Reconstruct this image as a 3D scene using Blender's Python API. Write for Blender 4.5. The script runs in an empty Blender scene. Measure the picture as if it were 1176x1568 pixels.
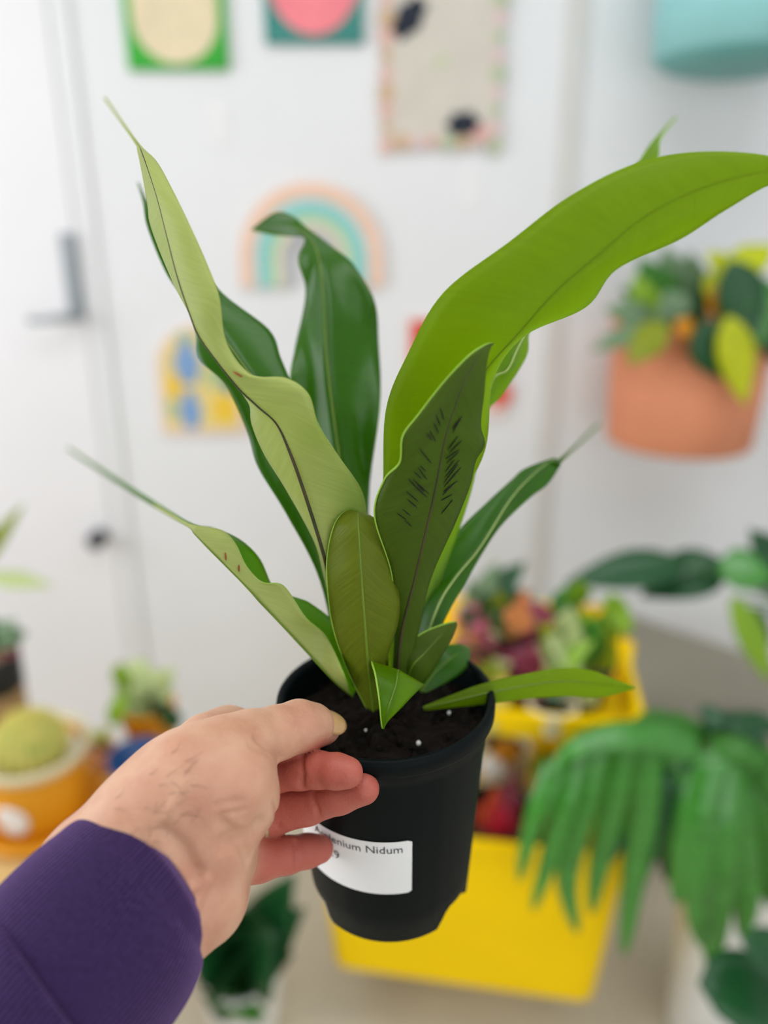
import bpy, bmesh, math, random
import numpy as np
from mathutils import Vector, Matrix, Euler

# ------------------------------------------------------------------ camera, world, lights, exposure
scene = bpy.context.scene
COL = scene.collection
random.seed(7)
rng = np.random.default_rng(7)
FPX, CX, CY = 1200.0, 588.0, 784.0
PITCH = math.radians(20)
CAM = np.array([0.0, 0.0, 1.5])
FWD = np.array([0, math.cos(PITCH), -math.sin(PITCH)])
UPV = np.array([0, math.sin(PITCH), math.cos(PITCH)])
RGT = np.array([1.0, 0, 0])

cd = bpy.data.cameras.new('camera')
cam = bpy.data.objects.new('camera', cd)
COL.objects.link(cam)
cam.location = CAM
cam.rotation_euler = (math.pi / 2 - PITCH, 0, 0)
cd.sensor_fit = 'HORIZONTAL'
cd.sensor_width = 36.0
cd.lens = 36.0 * FPX / 1176.0
cd.clip_start = 0.02
cd.dof.use_dof = True
cd.dof.focus_distance = 0.392
cd.dof.aperture_fstop = cd.lens / 12.5
scene.camera = cam

world = bpy.data.worlds.new('world')
scene.world = world
world.use_nodes = True
world.node_tree.nodes['Background'].inputs[0].default_value = (0.93, 0.97, 1.0, 1)
world.node_tree.nodes['Background'].inputs[1].default_value = 0.42

def area(name, loc, target, sx, sy, power, col):
    l = bpy.data.lights.new(name, 'AREA')
    l.shape = 'RECTANGLE'; l.size = sx; l.size_y = sy
    l.energy = power; l.color = col
    o = bpy.data.objects.new(name, l); COL.objects.link(o)
    o.location = loc
    d = Vector(target) - Vector(loc)
    o.rotation_euler = d.to_track_quat('-Z', 'Y').to_euler()
    return o
area('window_light', (-2.38, 0.35, 1.8), (0.0, 0.55, 0.95), 2.0, 1.7, 74, (0.96, 0.98, 1.0))
area('ceiling_light_back', (0.25, 0.45, 3.18), (0.25, 0.45, 0.0), 2.4, 0.9, 34, (0.97, 0.985, 1.0))
area('ceiling_light_front', (0.8, -0.95, 3.18), (0.8, -0.95, 0.0), 2.4, 0.9, 22, (0.95, 0.98, 1.0))
area('shop_window_light', (1.0, -1.66, 1.35), (0.6, 2.0, 0.75), 2.4, 1.9, 36, (0.94, 0.975, 1.0))

vs = scene.view_settings
vs.view_transform = 'Standard'; vs.look = 'None'; vs.gamma = 1.0
vs.use_curve_mapping = False
vs.exposure = -0.63

# ------------------------------------------------------------------ helpers
def W(px, py, d):
    """point seen at (px,py) at camera depth d (m)"""
    return CAM + d * (FWD + (px - CX) / FPX * RGT - (py - CY) / FPX * UPV)
def ray(px, py):
    return FWD + (px - CX) / FPX * RGT - (py - CY) / FPX * UPV
def atY(px, py, Y):
    r = ray(px, py); return CAM + r * (Y / r[1])
def atZ(px, py, z):
    r = ray(px, py); return CAM + r * ((z - CAM[2]) / r[2])
def depth_of(p): return float(np.dot(np.array(p) - CAM, FWD))

def s2l(c):
    c = c / 255.0
    return c / 12.92 if c <= 0.04045 else ((c + 0.055) / 1.055) ** 2.4
def rgb(r, g, b): return (s2l(r), s2l(g), s2l(b), 1.0)

def newmat(name):
    m = bpy.data.materials.new(name); m.use_nodes = True
    nt = m.node_tree
    return m, nt, nt.nodes['Principled BSDF']

def mat(name, col, rough=0.6, var=0.12, scale=18.0, bump=0.0, bscale=120.0, spec=0.4, col2=None, metallic=0.0, coat=0.0):
    m, nt, b = newmat(name)
    tc = nt.nodes.new('ShaderNodeTexCoord')
    nz = nt.nodes.new('ShaderNodeTexNoise'); nz.inputs['Scale'].default_value = scale
    nz.inputs['Detail'].default_value = 3
    nt.links.new(tc.outputs['Object'], nz.inputs['Vector'])
    mx = nt.nodes.new('ShaderNodeMix'); mx.data_type = 'RGBA'
    c2 = col2 if col2 else tuple(c * (1 - var) for c in col[:3]) + (1,)
    mx.inputs[6].default_value = col; mx.inputs[7].default_value = c2
    rp = nt.nodes.new('ShaderNodeValToRGB')
    rp.color_ramp.elements[0].position = 0.35; rp.color_ramp.elements[1].position = 0.65
    nt.links.new(nz.outputs['Fac'], rp.inputs[0]); nt.links.new(rp.outputs[0], mx.inputs[0])
    nt.links.new(mx.outputs[2], b.inputs['Base Color'])
    b.inputs['Roughness'].default_value = rough
    b.inputs['Specular IOR Level'].default_value = spec
    b.inputs['Metallic'].default_value = metallic
    b.inputs['Coat Weight'].default_value = coat
    if bump:
        n2 = nt.nodes.new('ShaderNodeTexNoise'); n2.inputs['Scale'].default_value = bscale
        n2.inputs['Detail'].default_value = 4
        nt.links.new(tc.outputs['Object'], n2.inputs['Vector'])
        bp = nt.nodes.new('ShaderNodeBump'); bp.inputs['Strength'].default_value = bump
        bp.inputs['Distance'].default_value = 0.002
        nt.links.new(n2.outputs['Fac'], bp.inputs['Height']); nt.links.new(bp.outputs[0], b.inputs['Normal'])
    return m

def leafmat(name, col, tcol, trans=0.4, rough=0.38, spec=0.5, veins=True, col2=None, vs_=60.0, bump=0.25, lo=0.72, hi=1.28):
    """leaf blade: reflecting face plus light let through; lateral veins run along the UV's u"""
    m, nt, b = newmat(name)
    uv = nt.nodes.new('ShaderNodeUVMap'); uv.uv_map = 'UVMap'
    mp = nt.nodes.new('ShaderNodeMapping')
    mp.inputs['Rotation'].default_value = (0, 0, 0)
    mp.inputs['Scale'].default_value = (0.22, vs_, 1.0)
    nt.links.new(uv.outputs[0], mp.inputs[0])
    nz = nt.nodes.new('ShaderNodeTexNoise'); nz.inputs['Scale'].default_value = 5.0; nz.inputs['Detail'].default_value = 4
    nt.links.new(mp.outputs[0], nz.inputs['Vector'])
    mx = nt.nodes.new('ShaderNodeMix'); mx.data_type = 'RGBA'
    mx.inputs[6].default_value = tuple(c * lo for c in col[:3]) + (1,)
    mx.inputs[7].default_value = tuple(min(1, c * hi) for c in (col2 or col)[:3]) + (1,)
    rp = nt.nodes.new('ShaderNodeValToRGB')
    rp.color_ramp.elements[0].position = 0.3; rp.color_ramp.elements[1].position = 0.7
    nt.links.new(nz.outputs['Fac'], rp.inputs[0])
    nt.links.new(rp.outputs[0], mx.inputs[0])
    nt.links.new(mx.outputs[2], b.inputs['Base Color'])
    b.inputs['Roughness'].default_value = rough
    b.inputs['Specular IOR Level'].default_value = spec
    bp = nt.nodes.new('ShaderNodeBump'); bp.inputs['Strength'].default_value = bump; bp.inputs['Distance'].default_value = 0.0006
    nt.links.new(nz.outputs['Fac'], bp.inputs['Height']); nt.links.new(bp.outputs[0], b.inputs['Normal'])
    tr = nt.nodes.new('ShaderNodeBsdfTranslucent'); tr.inputs[0].default_value = tcol
    ms = nt.nodes.new('ShaderNodeMixShader'); ms.inputs[0].default_value = trans
    out = nt.nodes['Material Output']
    nt.links.new(b.outputs[0], ms.inputs[1]); nt.links.new(tr.outputs[0], ms.inputs[2])
    nt.links.new(ms.outputs[0], out.inputs[0])
    return m

def root(name, loc, label, cat, group=None):
    o = bpy.data.objects.new(name, None); COL.objects.link(o)
    o.location = loc; o.empty_display_size = 0.02
    o['label'] = label; o['category'] = cat
    if group: o['group'] = group
    return o
def wloc(o):
    v = np.zeros(3)
    while o is not None:
        v += np.array(o.location); o = o.parent
    return v
def mesh_obj(name, verts, faces, m, parent=None, smooth=True, loc=None, uvs=None):
    """world-space verts -> object (child of parent) with origin at parent's origin, or at loc"""
    off = wloc(parent) if parent is not None else np.array(loc if loc is not None else (0, 0, 0), float)
    me = bpy.data.meshes.new(name)
    me.from_pydata([tuple(np.array(v, float) - off) for v in verts], [], [tuple(int(i) for i in f) for f in faces])
    if smooth: me.polygons.foreach_set('use_smooth', [True] * len(me.polygons))
    if uvs is not None:
        lay = me.uv_layers.new(name='UVMap')
        li = np.zeros(len(me.loops), int); me.loops.foreach_get('vertex_index', li)
        lay.data.foreach_set('uv', np.array(uvs, float)[li].ravel())
    for mm in (m if isinstance(m, (list, tuple)) else [m]): me.materials.append(mm)
    me.update()
    o = bpy.data.objects.new(name, me); COL.objects.link(o)
    if parent is not None: o.parent = parent
    else: o.location = tuple(off)
    return o
def tag(o, label=None, cat=None, group=None, kind=None):
    if label: o['label'] = label
    if cat: o['category'] = cat
    if group: o['group'] = group
    if kind: o['kind'] = kind
    return o

class MB:
    def __init__(s): s.v = []; s.f = []
    def add(s, v, f):
        n = len(s.v); s.v += [np.array(p, float) for p in v]; s.f += [tuple(i + n for i in q) for q in f]; return s
    def box(s, lo, hi, M=None):
        x0, y0, z0 = lo; x1, y1, z1 = hi
        v = [(x0,y0,z0),(x1,y0,z0),(x1,y1,z0),(x0,y1,z0),(x0,y0,z1),(x1,y0,z1),(x1,y1,z1),(x0,y1,z1)]
        if M is not None: v = [np.array(M @ Vector(p)) for p in v]
        return s.add(v, [(0,3,2,1),(4,5,6,7),(0,1,5,4),(1,2,6,5),(2,3,7,6),(3,0,4,7)])
    def lathe(s, prof, c=(0,0,0), n=40, M=None, cap0=False, cap1=False):
        c = np.array(c, float); v = []; f = []
        for r, z in prof:
            for i in range(n):
                a = 2 * math.pi * i / n
                p = (r * math.cos(a), r * math.sin(a), z)
                if M is not None: p = M @ Vector(p)
                v.append(c + np.array(p))
        for j in range(len(prof) - 1):
            for i in range(n):
                k = (i + 1) % n
                f.append((j*n+i, j*n+k, (j+1)*n+k, (j+1)*n+i))
        if cap0: f.append(tuple(range(n))[::-1])
        if cap1: f.append(tuple((len(prof)-1)*n + i for i in range(n)))
        return s.add(v, f)
    def tube(s, pts, rad, n=8, caps=True):
        pts = [np.array(p, float) for p in pts]
        if not hasattr(rad, '__len__'): rad = [rad] * len(pts)
        v = []; f = []; up = np.array([0.13, 0.21, 0.97])
        for i, p in enumerate(pts):
            t = pts[min(i+1, len(pts)-1)] - pts[max(i-1, 0)]; t /= np.linalg.norm(t) + 1e-12
            a = np.cross(t, up); a /= np.linalg.norm(a) + 1e-12; b = np.cross(t, a); up = np.cross(a, t)
            for k in range(n):
                w = 2 * math.pi * k / n
                v.append(p + rad[i] * (math.cos(w) * a + math.sin(w) * b))
        for j in range(len(pts)-1):
            for i in range(n):
                k = (i+1) % n; f.append((j*n+i, (j+1)*n+i, (j+1)*n+k, j*n+k))
        if caps:
            f.append(tuple(range(n))); f.append(tuple((len(pts)-1)*n+i for i in range(n))[::-1])
        return s.add(v, f)
    def ball(s, c, r, nu=12, nv=8, M=None):
        r = np.array(r if hasattr(r, '__len__') else (r, r, r), float); c = np.array(c, float)
        prof = []; v = []; f = []
        for j in range(1, nv):
            t = math.pi * j / nv
            for i in range(nu):
                a = 2 * math.pi * i / nu
                p = np.array([math.sin(t)*math.cos(a), math.sin(t)*math.sin(a), math.cos(t)]) * r
                v.append(p)
        v.append(np.array([0,0,r[2]])); v.append(np.array([0,0,-r[2]]))
        for j in range(nv-2):
            for i in range(nu):
                k = (i+1) % nu; f.append((j*nu+i, (j+1)*nu+i, (j+1)*nu+k, j*nu+k))
        T = len(v)-2; B = len(v)-1
        for i in range(nu):
            k = (i+1) % nu
            f.append((T, i, k)); f.append((B, (nv-2)*nu+k, (nv-2)*nu+i))
        if M is not None: v = [np.array(M @ Vector(p)) for p in v]
        return s.add([c + p for p in v], f)
    def prism(s, poly, origin, ux, uy, un, th):
        """poly in 2D (ux,uy), extruded th along un"""
        o = np.array(origin, float); ux = np.array(ux, float); uy = np.array(uy, float); un = np.array(un, float)
        n = len(poly)
        v = [o + x*ux + y*uy for x, y in poly] + [o + x*ux + y*uy + th*un for x, y in poly]
        f = [tuple(range(n))[::-1], tuple(range(n, 2*n))] + [(i, (i+1) % n, n+(i+1) % n, n+i) for i in range(n)]
        return s.add(v, f)
    def build(s, name, m, parent=None, smooth=False, loc=None):
        return mesh_obj(name, s.v, s.f, m, parent, smooth, loc)

def bevel(o, w, seg=2):
    b = o.modifiers.new('bevel', 'BEVEL'); b.width = w; b.segments = seg; b.limit_method = 'ANGLE'; b.angle_limit = math.radians(40)
    return o
def solid(o, t, off=-1.0):
    s = o.modifiers.new('solidify', 'SOLIDIFY'); s.thickness = t; s.offset = off; return o

def catmull(P, n):
    """P (k,...) -> smooth curve with n samples per span"""
    P = np.array(P, float); k = len(P); out = []
    for i in range(k - 1):
        p0 = P[max(i-1, 0)]; p1 = P[i]; p2 = P[i+1]; p3 = P[min(i+2, k-1)]
        for j in range(n):
            t = j / n
            out.append(0.5 * ((2*p1) + (-p0+p2)*t + (2*p0-5*p1+4*p2-p3)*t*t + (-p0+3*p1-3*p2+p3)*t**3))
    out.append(P[-1]); return np.array(out)

# ------------------------------------------------------------------ materials
M_wall = mat('wall_paint', rgb(230, 231, 233), 0.75, 0.015, 3, 0.05, 200, 0.2)
M_wallg = mat('wall_paint_grey', rgb(170, 166, 160), 0.75, 0.03, 3)
M_walld = mat('wall_paint_dark', rgb(96, 92, 88), 0.75, 0.03, 3)
M_door = mat('door_paint', rgb(236, 235, 238), 0.55, 0.015, 3, 0.03, 200, 0.3)
M_trim = mat('trim_grey', rgb(214, 212, 209), 0.6, 0.05, 8)
M_floor = mat('floor_vinyl', rgb(214, 205, 184), 0.55, 0.12, 4, 0.05, 60)
M_yellow = mat('yellow_metal', rgb(254, 212, 0), 0.55, 0.05, 6, 0, 1, 0.12)
M_black = mat('black_plastic', rgb(6, 14, 16), 0.5, 0.15, 40, 0.05, 300, 0.09)
M_dark = mat('dark_plastic', rgb(34, 36, 38), 0.5, 0.2, 20)
M_soil = mat('potting_soil', rgb(30, 24, 20), 0.95, 0.5, 90, 0.8, 220, 0.1)
M_white = mat('white_paint', rgb(240, 240, 238), 0.6, 0.03, 10)
M_paper = mat('label_paper', rgb(236, 236, 236), 0.6, 0.03, 30)
M_ink = mat('label_ink', rgb(60, 60, 66), 0.7, 0.1, 50)
M_terra = mat('terracotta', rgb(226, 148, 112), 0.75, 0.08, 10, 0.1, 150, 0.25)
M_teal = mat('teal_glaze', rgb(148, 208, 210), 0.5, 0.05, 6, 0, 1, 0.4)
M_tealD = mat('teal_glaze_base', rgb(108, 172, 170), 0.5, 0.05, 6, 0, 1, 0.4)
M_mustard = mat('mustard_glaze', rgb(232, 158, 22), 0.4, 0.1, 8, 0, 1, 0.5)
M_tan = mat('light_wood', rgb(222, 186, 122), 0.6, 0.18, 7, 0.1, 60)
M_grey = mat('grey_laminate', rgb(146, 142, 126), 0.6, 0.08, 5)
M_cream = mat('cream_ceramic', rgb(226, 214, 176), 0.5, 0.06, 10)
M_greyc = mat('grey_ceramic', rgb(190, 192, 198), 0.5, 0.1, 10)
M_peach = mat('peach_ceramic', rgb(238, 180, 140), 0.6, 0.08, 10)
M_blue = mat('blue_glaze', rgb(24, 74, 132), 0.35, 0.15, 10)
M_basket = mat('woven_tan', rgb(196, 164, 118), 0.8, 0.3, 60, 0.5, 120)
M_brown = mat('brown_clay', rgb(150, 112, 88), 0.7, 0.2, 12)
M_gravel = mat('pale_gravel', rgb(226, 222, 206), 0.9, 0.25, 120, 0.5, 200)
M_handle = mat('grey_metal', rgb(156, 164, 170), 0.35, 0.1, 20, 0, 1, 0.5, None, 0.4)
M_knob = mat('dark_metal', rgb(44, 48, 60), 0.4, 0.1, 20)

LM_green = leafmat('leaf_mid_green', rgb(62, 128, 40), rgb(130, 190, 30), 0.3)
LM_dark = leafmat('leaf_dark_green', rgb(28, 84, 42), rgb(70, 140, 30), 0.2, 0.3)
LM_blueg = leafmat('leaf_grey_green', rgb(120, 150, 112), rgb(150, 180, 90), 0.25, 0.45)
LM_gloss = leafmat('leaf_gloss_green', rgb(66, 146, 46), rgb(130, 205, 30), 0.32, 0.25, 1.0, hi=1.45, lo=.7, vs_=20)
LM_lime = leafmat('leaf_lime', rgb(150, 190, 50), rgb(190, 220, 40), 0.35)
LM_chart = leafmat('leaf_chartreuse', rgb(206, 214, 14), rgb(220, 230, 10), 0.35)
LM_olive = leafmat('leaf_olive', rgb(150, 162, 20), rgb(170, 190, 10), 0.35)
LM_orange = leafmat('leaf_orange', rgb(222, 150, 20), rgb(230, 160, 10), 0.3)
LM_pale = leafmat('leaf_pale_cream', rgb(214, 226, 170), rgb(220, 235, 150), 0.35)
LM_pink = leafmat('leaf_pink', rgb(214, 110, 134), rgb(230, 110, 130), 0.3)
LM_maroon = leafmat('leaf_maroon', rgb(140, 50, 74), rgb(170, 50, 60), 0.25)
LM_peach = leafmat('leaf_peach', rgb(224, 152, 96), rgb(240, 160, 90), 0.3)
LM_red = leafmat('leaf_red', rgb(214, 44, 70), rgb(230, 40, 60), 0.3)
LM_coral = leafmat('leaf_coral', rgb(222, 96, 66), rgb(240, 110, 60), 0.3)

FKW = dict(vs_=110, lo=0.85, hi=1.15)
FSET = {
 'young':  (leafmat('young_frond_upper', rgb(76, 116, 6), rgb(208, 240, 2), 0.60, 0.36, 0.4, bump=0.3, **FKW), leafmat('young_frond_under', rgb(108, 132, 10), rgb(214, 240, 2), 0.60, 0.5, 0.25, bump=0.4, **FKW)),
 'mature': (leafmat('mature_frond_upper', rgb(50, 104, 4), rgb(140, 198, 2), 0.38, 0.28, 0.4, bump=0.25, **FKW), leafmat('mature_frond_under', rgb(72, 92, 20), rgb(150, 190, 4), 0.27, 0.5, 0.2, bump=0.4, **FKW)),  # thicker fronds, colour also darkened to stand in for shade
 'olive':  (leafmat('olive_frond_upper', rgb(60, 96, 8), rgb(160, 190, 3), 0.36, 0.36, 0.4, bump=0.3, **FKW), leafmat('olive_frond_under', rgb(112, 126, 26), rgb(170, 190, 4), 0.36, 0.5, 0.25, bump=0.5, **FKW)),
 'pale':   (leafmat('pale_frond_upper', rgb(40, 96, 8), rgb(170, 220, 4), 0.40, 0.36, 0.4, bump=0.3, **FKW), leafmat('pale_frond_under', rgb(194, 202, 116), rgb(196, 232, 10), 0.42, 0.42, 0.35, bump=0.3, vs_=110, lo=.92, hi=1.08)),
}
FR = leafmat('frond_margin', rgb(170, 212, 80), rgb(200, 235, 80), 0.4, 0.4, 0.4)  # pale edge colour paints the light caught along the blade rim
M_rib = mat('midrib_dark', rgb(70, 60, 34), 0.5, 0.2, 60, 0, 1, 0.4, rgb(46, 52, 20))
M_ribL = mat('midrib_pale', rgb(168, 190, 110), 0.45, 0.15, 60)
M_ribG = mat('midrib_green', rgb(104, 132, 30), 0.45, 0.2, 60)
M_spore = mat('spore_brown', rgb(34, 30, 20), 0.9, 0.2, 100)
M_scar = mat('leaf_scar', rgb(150, 84, 40), 0.8, 0.2, 100)

# ------------------------------------------------------------------ structure: floor, walls, door
WY = 2.0
def struct(o): o['kind'] = 'structure'; return o
struct(MB().box((-2.5, -1.8, -0.04), (2.5, WY + 0.1, 0)).build('floor', M_floor))
struct(MB().box((-2.5, WY, 0), (2.5, WY + 0.1, 3.2)).build('wall_back', M_wall))
struct(MB().box((2.4, -1.7, 0), (2.5, WY, 3.2)).build('wall_right', M_wall))
struct(MB().box((-2.5, -1.8, 0), (2.5, -1.7, 0.38)).box((-2.5, -1.8, 2.32), (2.5, -1.7, 3.2)).box((-2.5, -1.8, 0.38), (-0.22, -1.7, 2.32)).box((2.22, -1.8, 0.38), (2.5, -1.7, 2.32)).build('wall_front', M_walld))
struct(MB().box((-0.22, -1.78, 0.38), (-0.16, -1.72, 2.32)).box((2.16, -1.78, 0.38), (2.22, -1.72, 2.32)).box((-0.16, -1.78, 0.38), (2.16, -1.72, 0.44)).box((-0.16, -1.78, 2.26), (2.16, -1.72, 2.32)).build('window_2', M_white))
struct(MB().box((-2.5, -1.8, 3.2), (2.5, WY + 0.1, 3.3)).build('ceiling', M_wall))
wl = MB().box((-2.5, -1.7, 0), (-2.4, WY, 0.92)).box((-2.5, -1.7, 2.9), (-2.4, WY, 3.2)).box((-2.5, -1.7, 0.92), (-2.4, -0.72, 2.9)).box((-2.5, 1.42, 0.92), (-2.4, WY, 2.9))
struct(wl.build('wall_left', M_wall))
win = struct(MB().box((-2.48, -0.72, 0.92), (-2.42, -0.66, 2.9)).box((-2.48, 1.36, 0.92), (-2.42, 1.42, 2.9)).box((-2.48, -0.66, 0.92), (-2.42, 1.36, 0.98)).box((-2.48, -0.66, 2.84), (-2.42, 1.36, 2.9)).build('window_1', M_white))
bb = struct(MB().box((-0.62, WY - 0.015, 0), (2.4, WY, 0.09)).build('baseboard_back', M_white)); bevel(bb, 0.004)
# door on the left: its right edge runs down the wall
xd = atY(134, 430, WY)[0]
door = struct(MB().box((xd - 0.92, WY - 0.014, 0.01), (xd - 0.011, WY - 0.001, 2.15)).build('door_1', M_door, None, False)); bevel(door, 0.004)
p = atY(103, 425, WY - 0.05)
bevel(MB().box((p[0]-0.018, WY-0.025, p[2]-0.10), (p[0]+0.018, WY-0.014, p[2]+0.10)).build('handle_plate', M_handle, door), 0.003)
h0 = atY(108, 487, WY - 0.07)
MB().tube([(h0[0], WY-0.018, h0[2]), (h0[0], WY-0.063, h0[2]), (h0[0]-0.02, WY-0.070, h0[2]), (h0[0]-0.10, WY-0.070, h0[2]-0.006)], [0.011,0.011,0.011,0.009], 10).build('lever_handle', M_handle, door, True)
k0 = atY(146, 829, WY - 0.06)
MB().lathe([(0.0,0),(0.02,0),(0.02,0.01),(0.012,0.014),(0.012,0.03),(0.022,0.036),(0.024,0.05),(0.016,0.06),(0.0,0.062)], (k0[0], WY-0.014, k0[2]), 20, Matrix.Rotation(math.radians(90), 4, 'X')).build('lock_knob', M_knob, door, True)
# door casing
t1 = struct(MB().box((xd - 0.010, WY - 0.010, 0), (xd + 0.035, WY, 2.24)).build('trim_1', M_wall)); bevel(t1, 0.003)
# grey vertical seam strip on the right
xs = atY(856, 400, WY)[0]
t2 = struct(MB().box((xs - 0.024, WY - 0.008, 0), (xs + 0.024, WY, 3.0)).build('trim_2', M_trim)); bevel(t2, 0.003)

# ------------------------------------------------------------------ the fern in its black pot
POTC = W(590, 1062, 0.45)              # rim centre
PT = Matrix.Rotation(math.radians(-1.5), 4, 'Y')
H = 0.137
fern = root('potted_fern', tuple(POTC - np.array([0, 0, H])), 'birds nest fern in a black nursery pot held up by the hand', 'potted plant')
def potM(p): return POTC + np.array(PT @ Vector(p))
def rad_at(z): return 0.0585 + (z + 0.012) / (H - 0.012) * 0.0105
N = 96
prof = [(0.0535,-0.006),(0.0585,-0.0005),(0.0605,0.0006),(0.0622,0.0),(0.0628,-0.003),(0.0626,-0.0085),(0.0612,-0.0105),(0.0592,-0.011)]
zs = [-0.02,-0.04,-0.06,-0.08,-0.10,-0.115]
prof += [(rad_at(z), z) for z in zs]
v = []; f = []
for r, z in prof:
    for i in range(N):
        a = 2*math.pi*i/N
        rr = r * (1 + (0.006 if (z < -0.015 and (i % 16) in (0, 1)) else 0))
        v.append(potM((rr*math.cos(a), rr*math.sin(a), z)))
# stepped drainage notches round the foot
def foot(i):
    a = (360.0 * i / N + 90 - 34) % 120
    return -H + (0.012 * min(1, max(0, a / 9.0)) * min(1, max(0, (38 - a) / 4.0)))
for row, inset in ((0, 0.0), (1, 0.0025)):
    for i in range(N):
        a = 2*math.pi*i/N; z = foot(i) + (0.002 if row == 0 else 0); r = rad_at(z) - inset
        v.append(potM((r*math.cos(a), r*math.sin(a), z)))
R_ = len(v) // N
# base plate and inner wall
for r, z in ((0.030, -H + 0.015), (0.0, -H + 0.015)):
    for i in range(N):
        a = 2*math.pi*i/N; v.append(potM((r*math.cos(a), r*math.sin(a), z)))
for j in range(R_ + 1):
    for i in range(N):
        k = (i+1) % N; f.append((j*N+i, (j+1)*N+i, (j+1)*N+k, j*N+k))
n0 = len(v)
for r, z in ((0.0535,-0.006),(0.0572,-0.0105),(0.055,-0.05)):
    for i in range(N):
        a = 2*math.pi*i/N; v.append(potM((r*math.cos(a), r*math.sin(a), z)))
for j in range(2):
    for i in range(N):
        k = (i+1) % N; f.append((n0+j*N+i, n0+j*N+k, n0+(j+1)*N+k, n0+(j+1)*N+i))
# thin wall at the lip: bring the first ring out to the wall
for i in range(N):
    a = 2*math.pi*i/N
    v[i] = potM((0.0580*math.cos(a), 0.0580*math.sin(a), -0.004)); v[n0+i] = v[i]
pot = mesh_obj('pot', v, f, M_black, fern)
pot['label'] = 'black plastic nursery pot with stepped foot'
# soil
v = []; f = []; n = 48; rings = 14
for j in range(rings + 1):
    r = 0.0562 * j / rings
    for i in range(n):
        a = 2*math.pi*i/n
        z = -0.019 + 0.0022*math.sin(9*a + j*1.7)*math.sin(j*2.1 + 3*a) + rng.uniform(-0.0016, 0.0016) + 0.004*(1 - j/rings)
        v.append(potM((r*math.cos(a), r*math.sin(a), z)))
for j in range(rings):
    for i in range(n):
        k = (i+1) % n; f.append((j*n+i, (j+1)*n+i, (j+1)*n+k, j*n+k))
soil = mesh_obj('soil', v, f, M_soil, fern, False)
mb = MB()
for i in range(300):
    a = rng.uniform(0, 2*math.pi); r = 0.054*math.sqrt(rng.uniform(0.02, 1)); s = rng.uniform(0.0008, 0.0024)
    mb.ball(potM((r*math.cos(a), r*math.sin(a), -0.0175)), (s, s*rng.uniform(.6,1.4), s*0.8), 6, 4)
mb.build('bark_crumbs', M_soil, soil)['kind'] = 'stuff'
pl = MB()
for px, py, s in ((641,1138,0.0014),(688,1092,0.0012),(675,1112,0.0009),(612,1122,0.0008),(700,1075,0.001),(560,1118,0.0008),(655,1098,0.0008)):
    c = atZ(px, py, POTC[2]-0.0165); pl.ball(c, (s, s*1.2, s), 7, 5)
pl.build('perlite', M_white, soil)['kind'] = 'stuff'

# sticker and print on the pot
def onpot(phi, z, off):
    r = rad_at(z) + off
    return potM((r*math.sin(phi), -r*math.cos(phi), z))
PH0, PH1, ZT, ZB = math.radians(-84), math.radians(13.5), -0.0565, -0.0955
nu, nv = 40, 8; v = []; f = []
for off in (0.00035, 0.0001):
    for j in range(nv+1):
        for i in range(nu+1):
            u = i/nu; t = j/nv
            e = 0.0
            if j in (0, nv) and i in (0, nu): e = 0.0012
            z = ZT + (ZB-ZT)*t; z += (-e if j == 0 else e if j == nv else 0)
            v.append(onpot(PH0 + (PH1-PH0)*u, z, off))
K = (nu+1)*(nv+1)
for j in range(nv):
    for i in range(nu):
        a = j*(nu+1)+i
        f.append((a, a+nu+1, a+nu+2, a+1))
mesh_obj('label_sticker', v[:K], f, M_paper, pot)['label'] = 'white paper sticker with blurred dark print'
def text_on_pot(s, phi_end, z_base, size):
    cu = bpy.data.curves.new('t', 'FONT'); cu.body = s; cu.size = size; cu.align_x = 'RIGHT'; cu.resolution_u = 2
    o = bpy.data.objects.new('t', cu); COL.objects.link(o)
    bpy.context.view_layer.update()
    me = bpy.data.meshes.new_from_object(o.evaluated_get(bpy.context.evaluated_depsgraph_get()))
    vv = [onpot(phi_end + q.co.x / rad_at(z_base), z_base + q.co.y, 0.0006) for q in me.vertices]
    ff = [tuple(p_.vertices) for p_ in me.polygons]
    bpy.data.objects.remove(o); bpy.data.meshes.remove(me); bpy.data.curves.remove(cu)
    mesh_obj('label_text', vv, ff, M_ink, pot, False)
text_on_pot('Asplenium Nidum', math.radians(8.5), -0.0645, 0.0074)
text_on_pot('£12.9', math.radians(-30), -0.0758, 0.0084)

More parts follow.
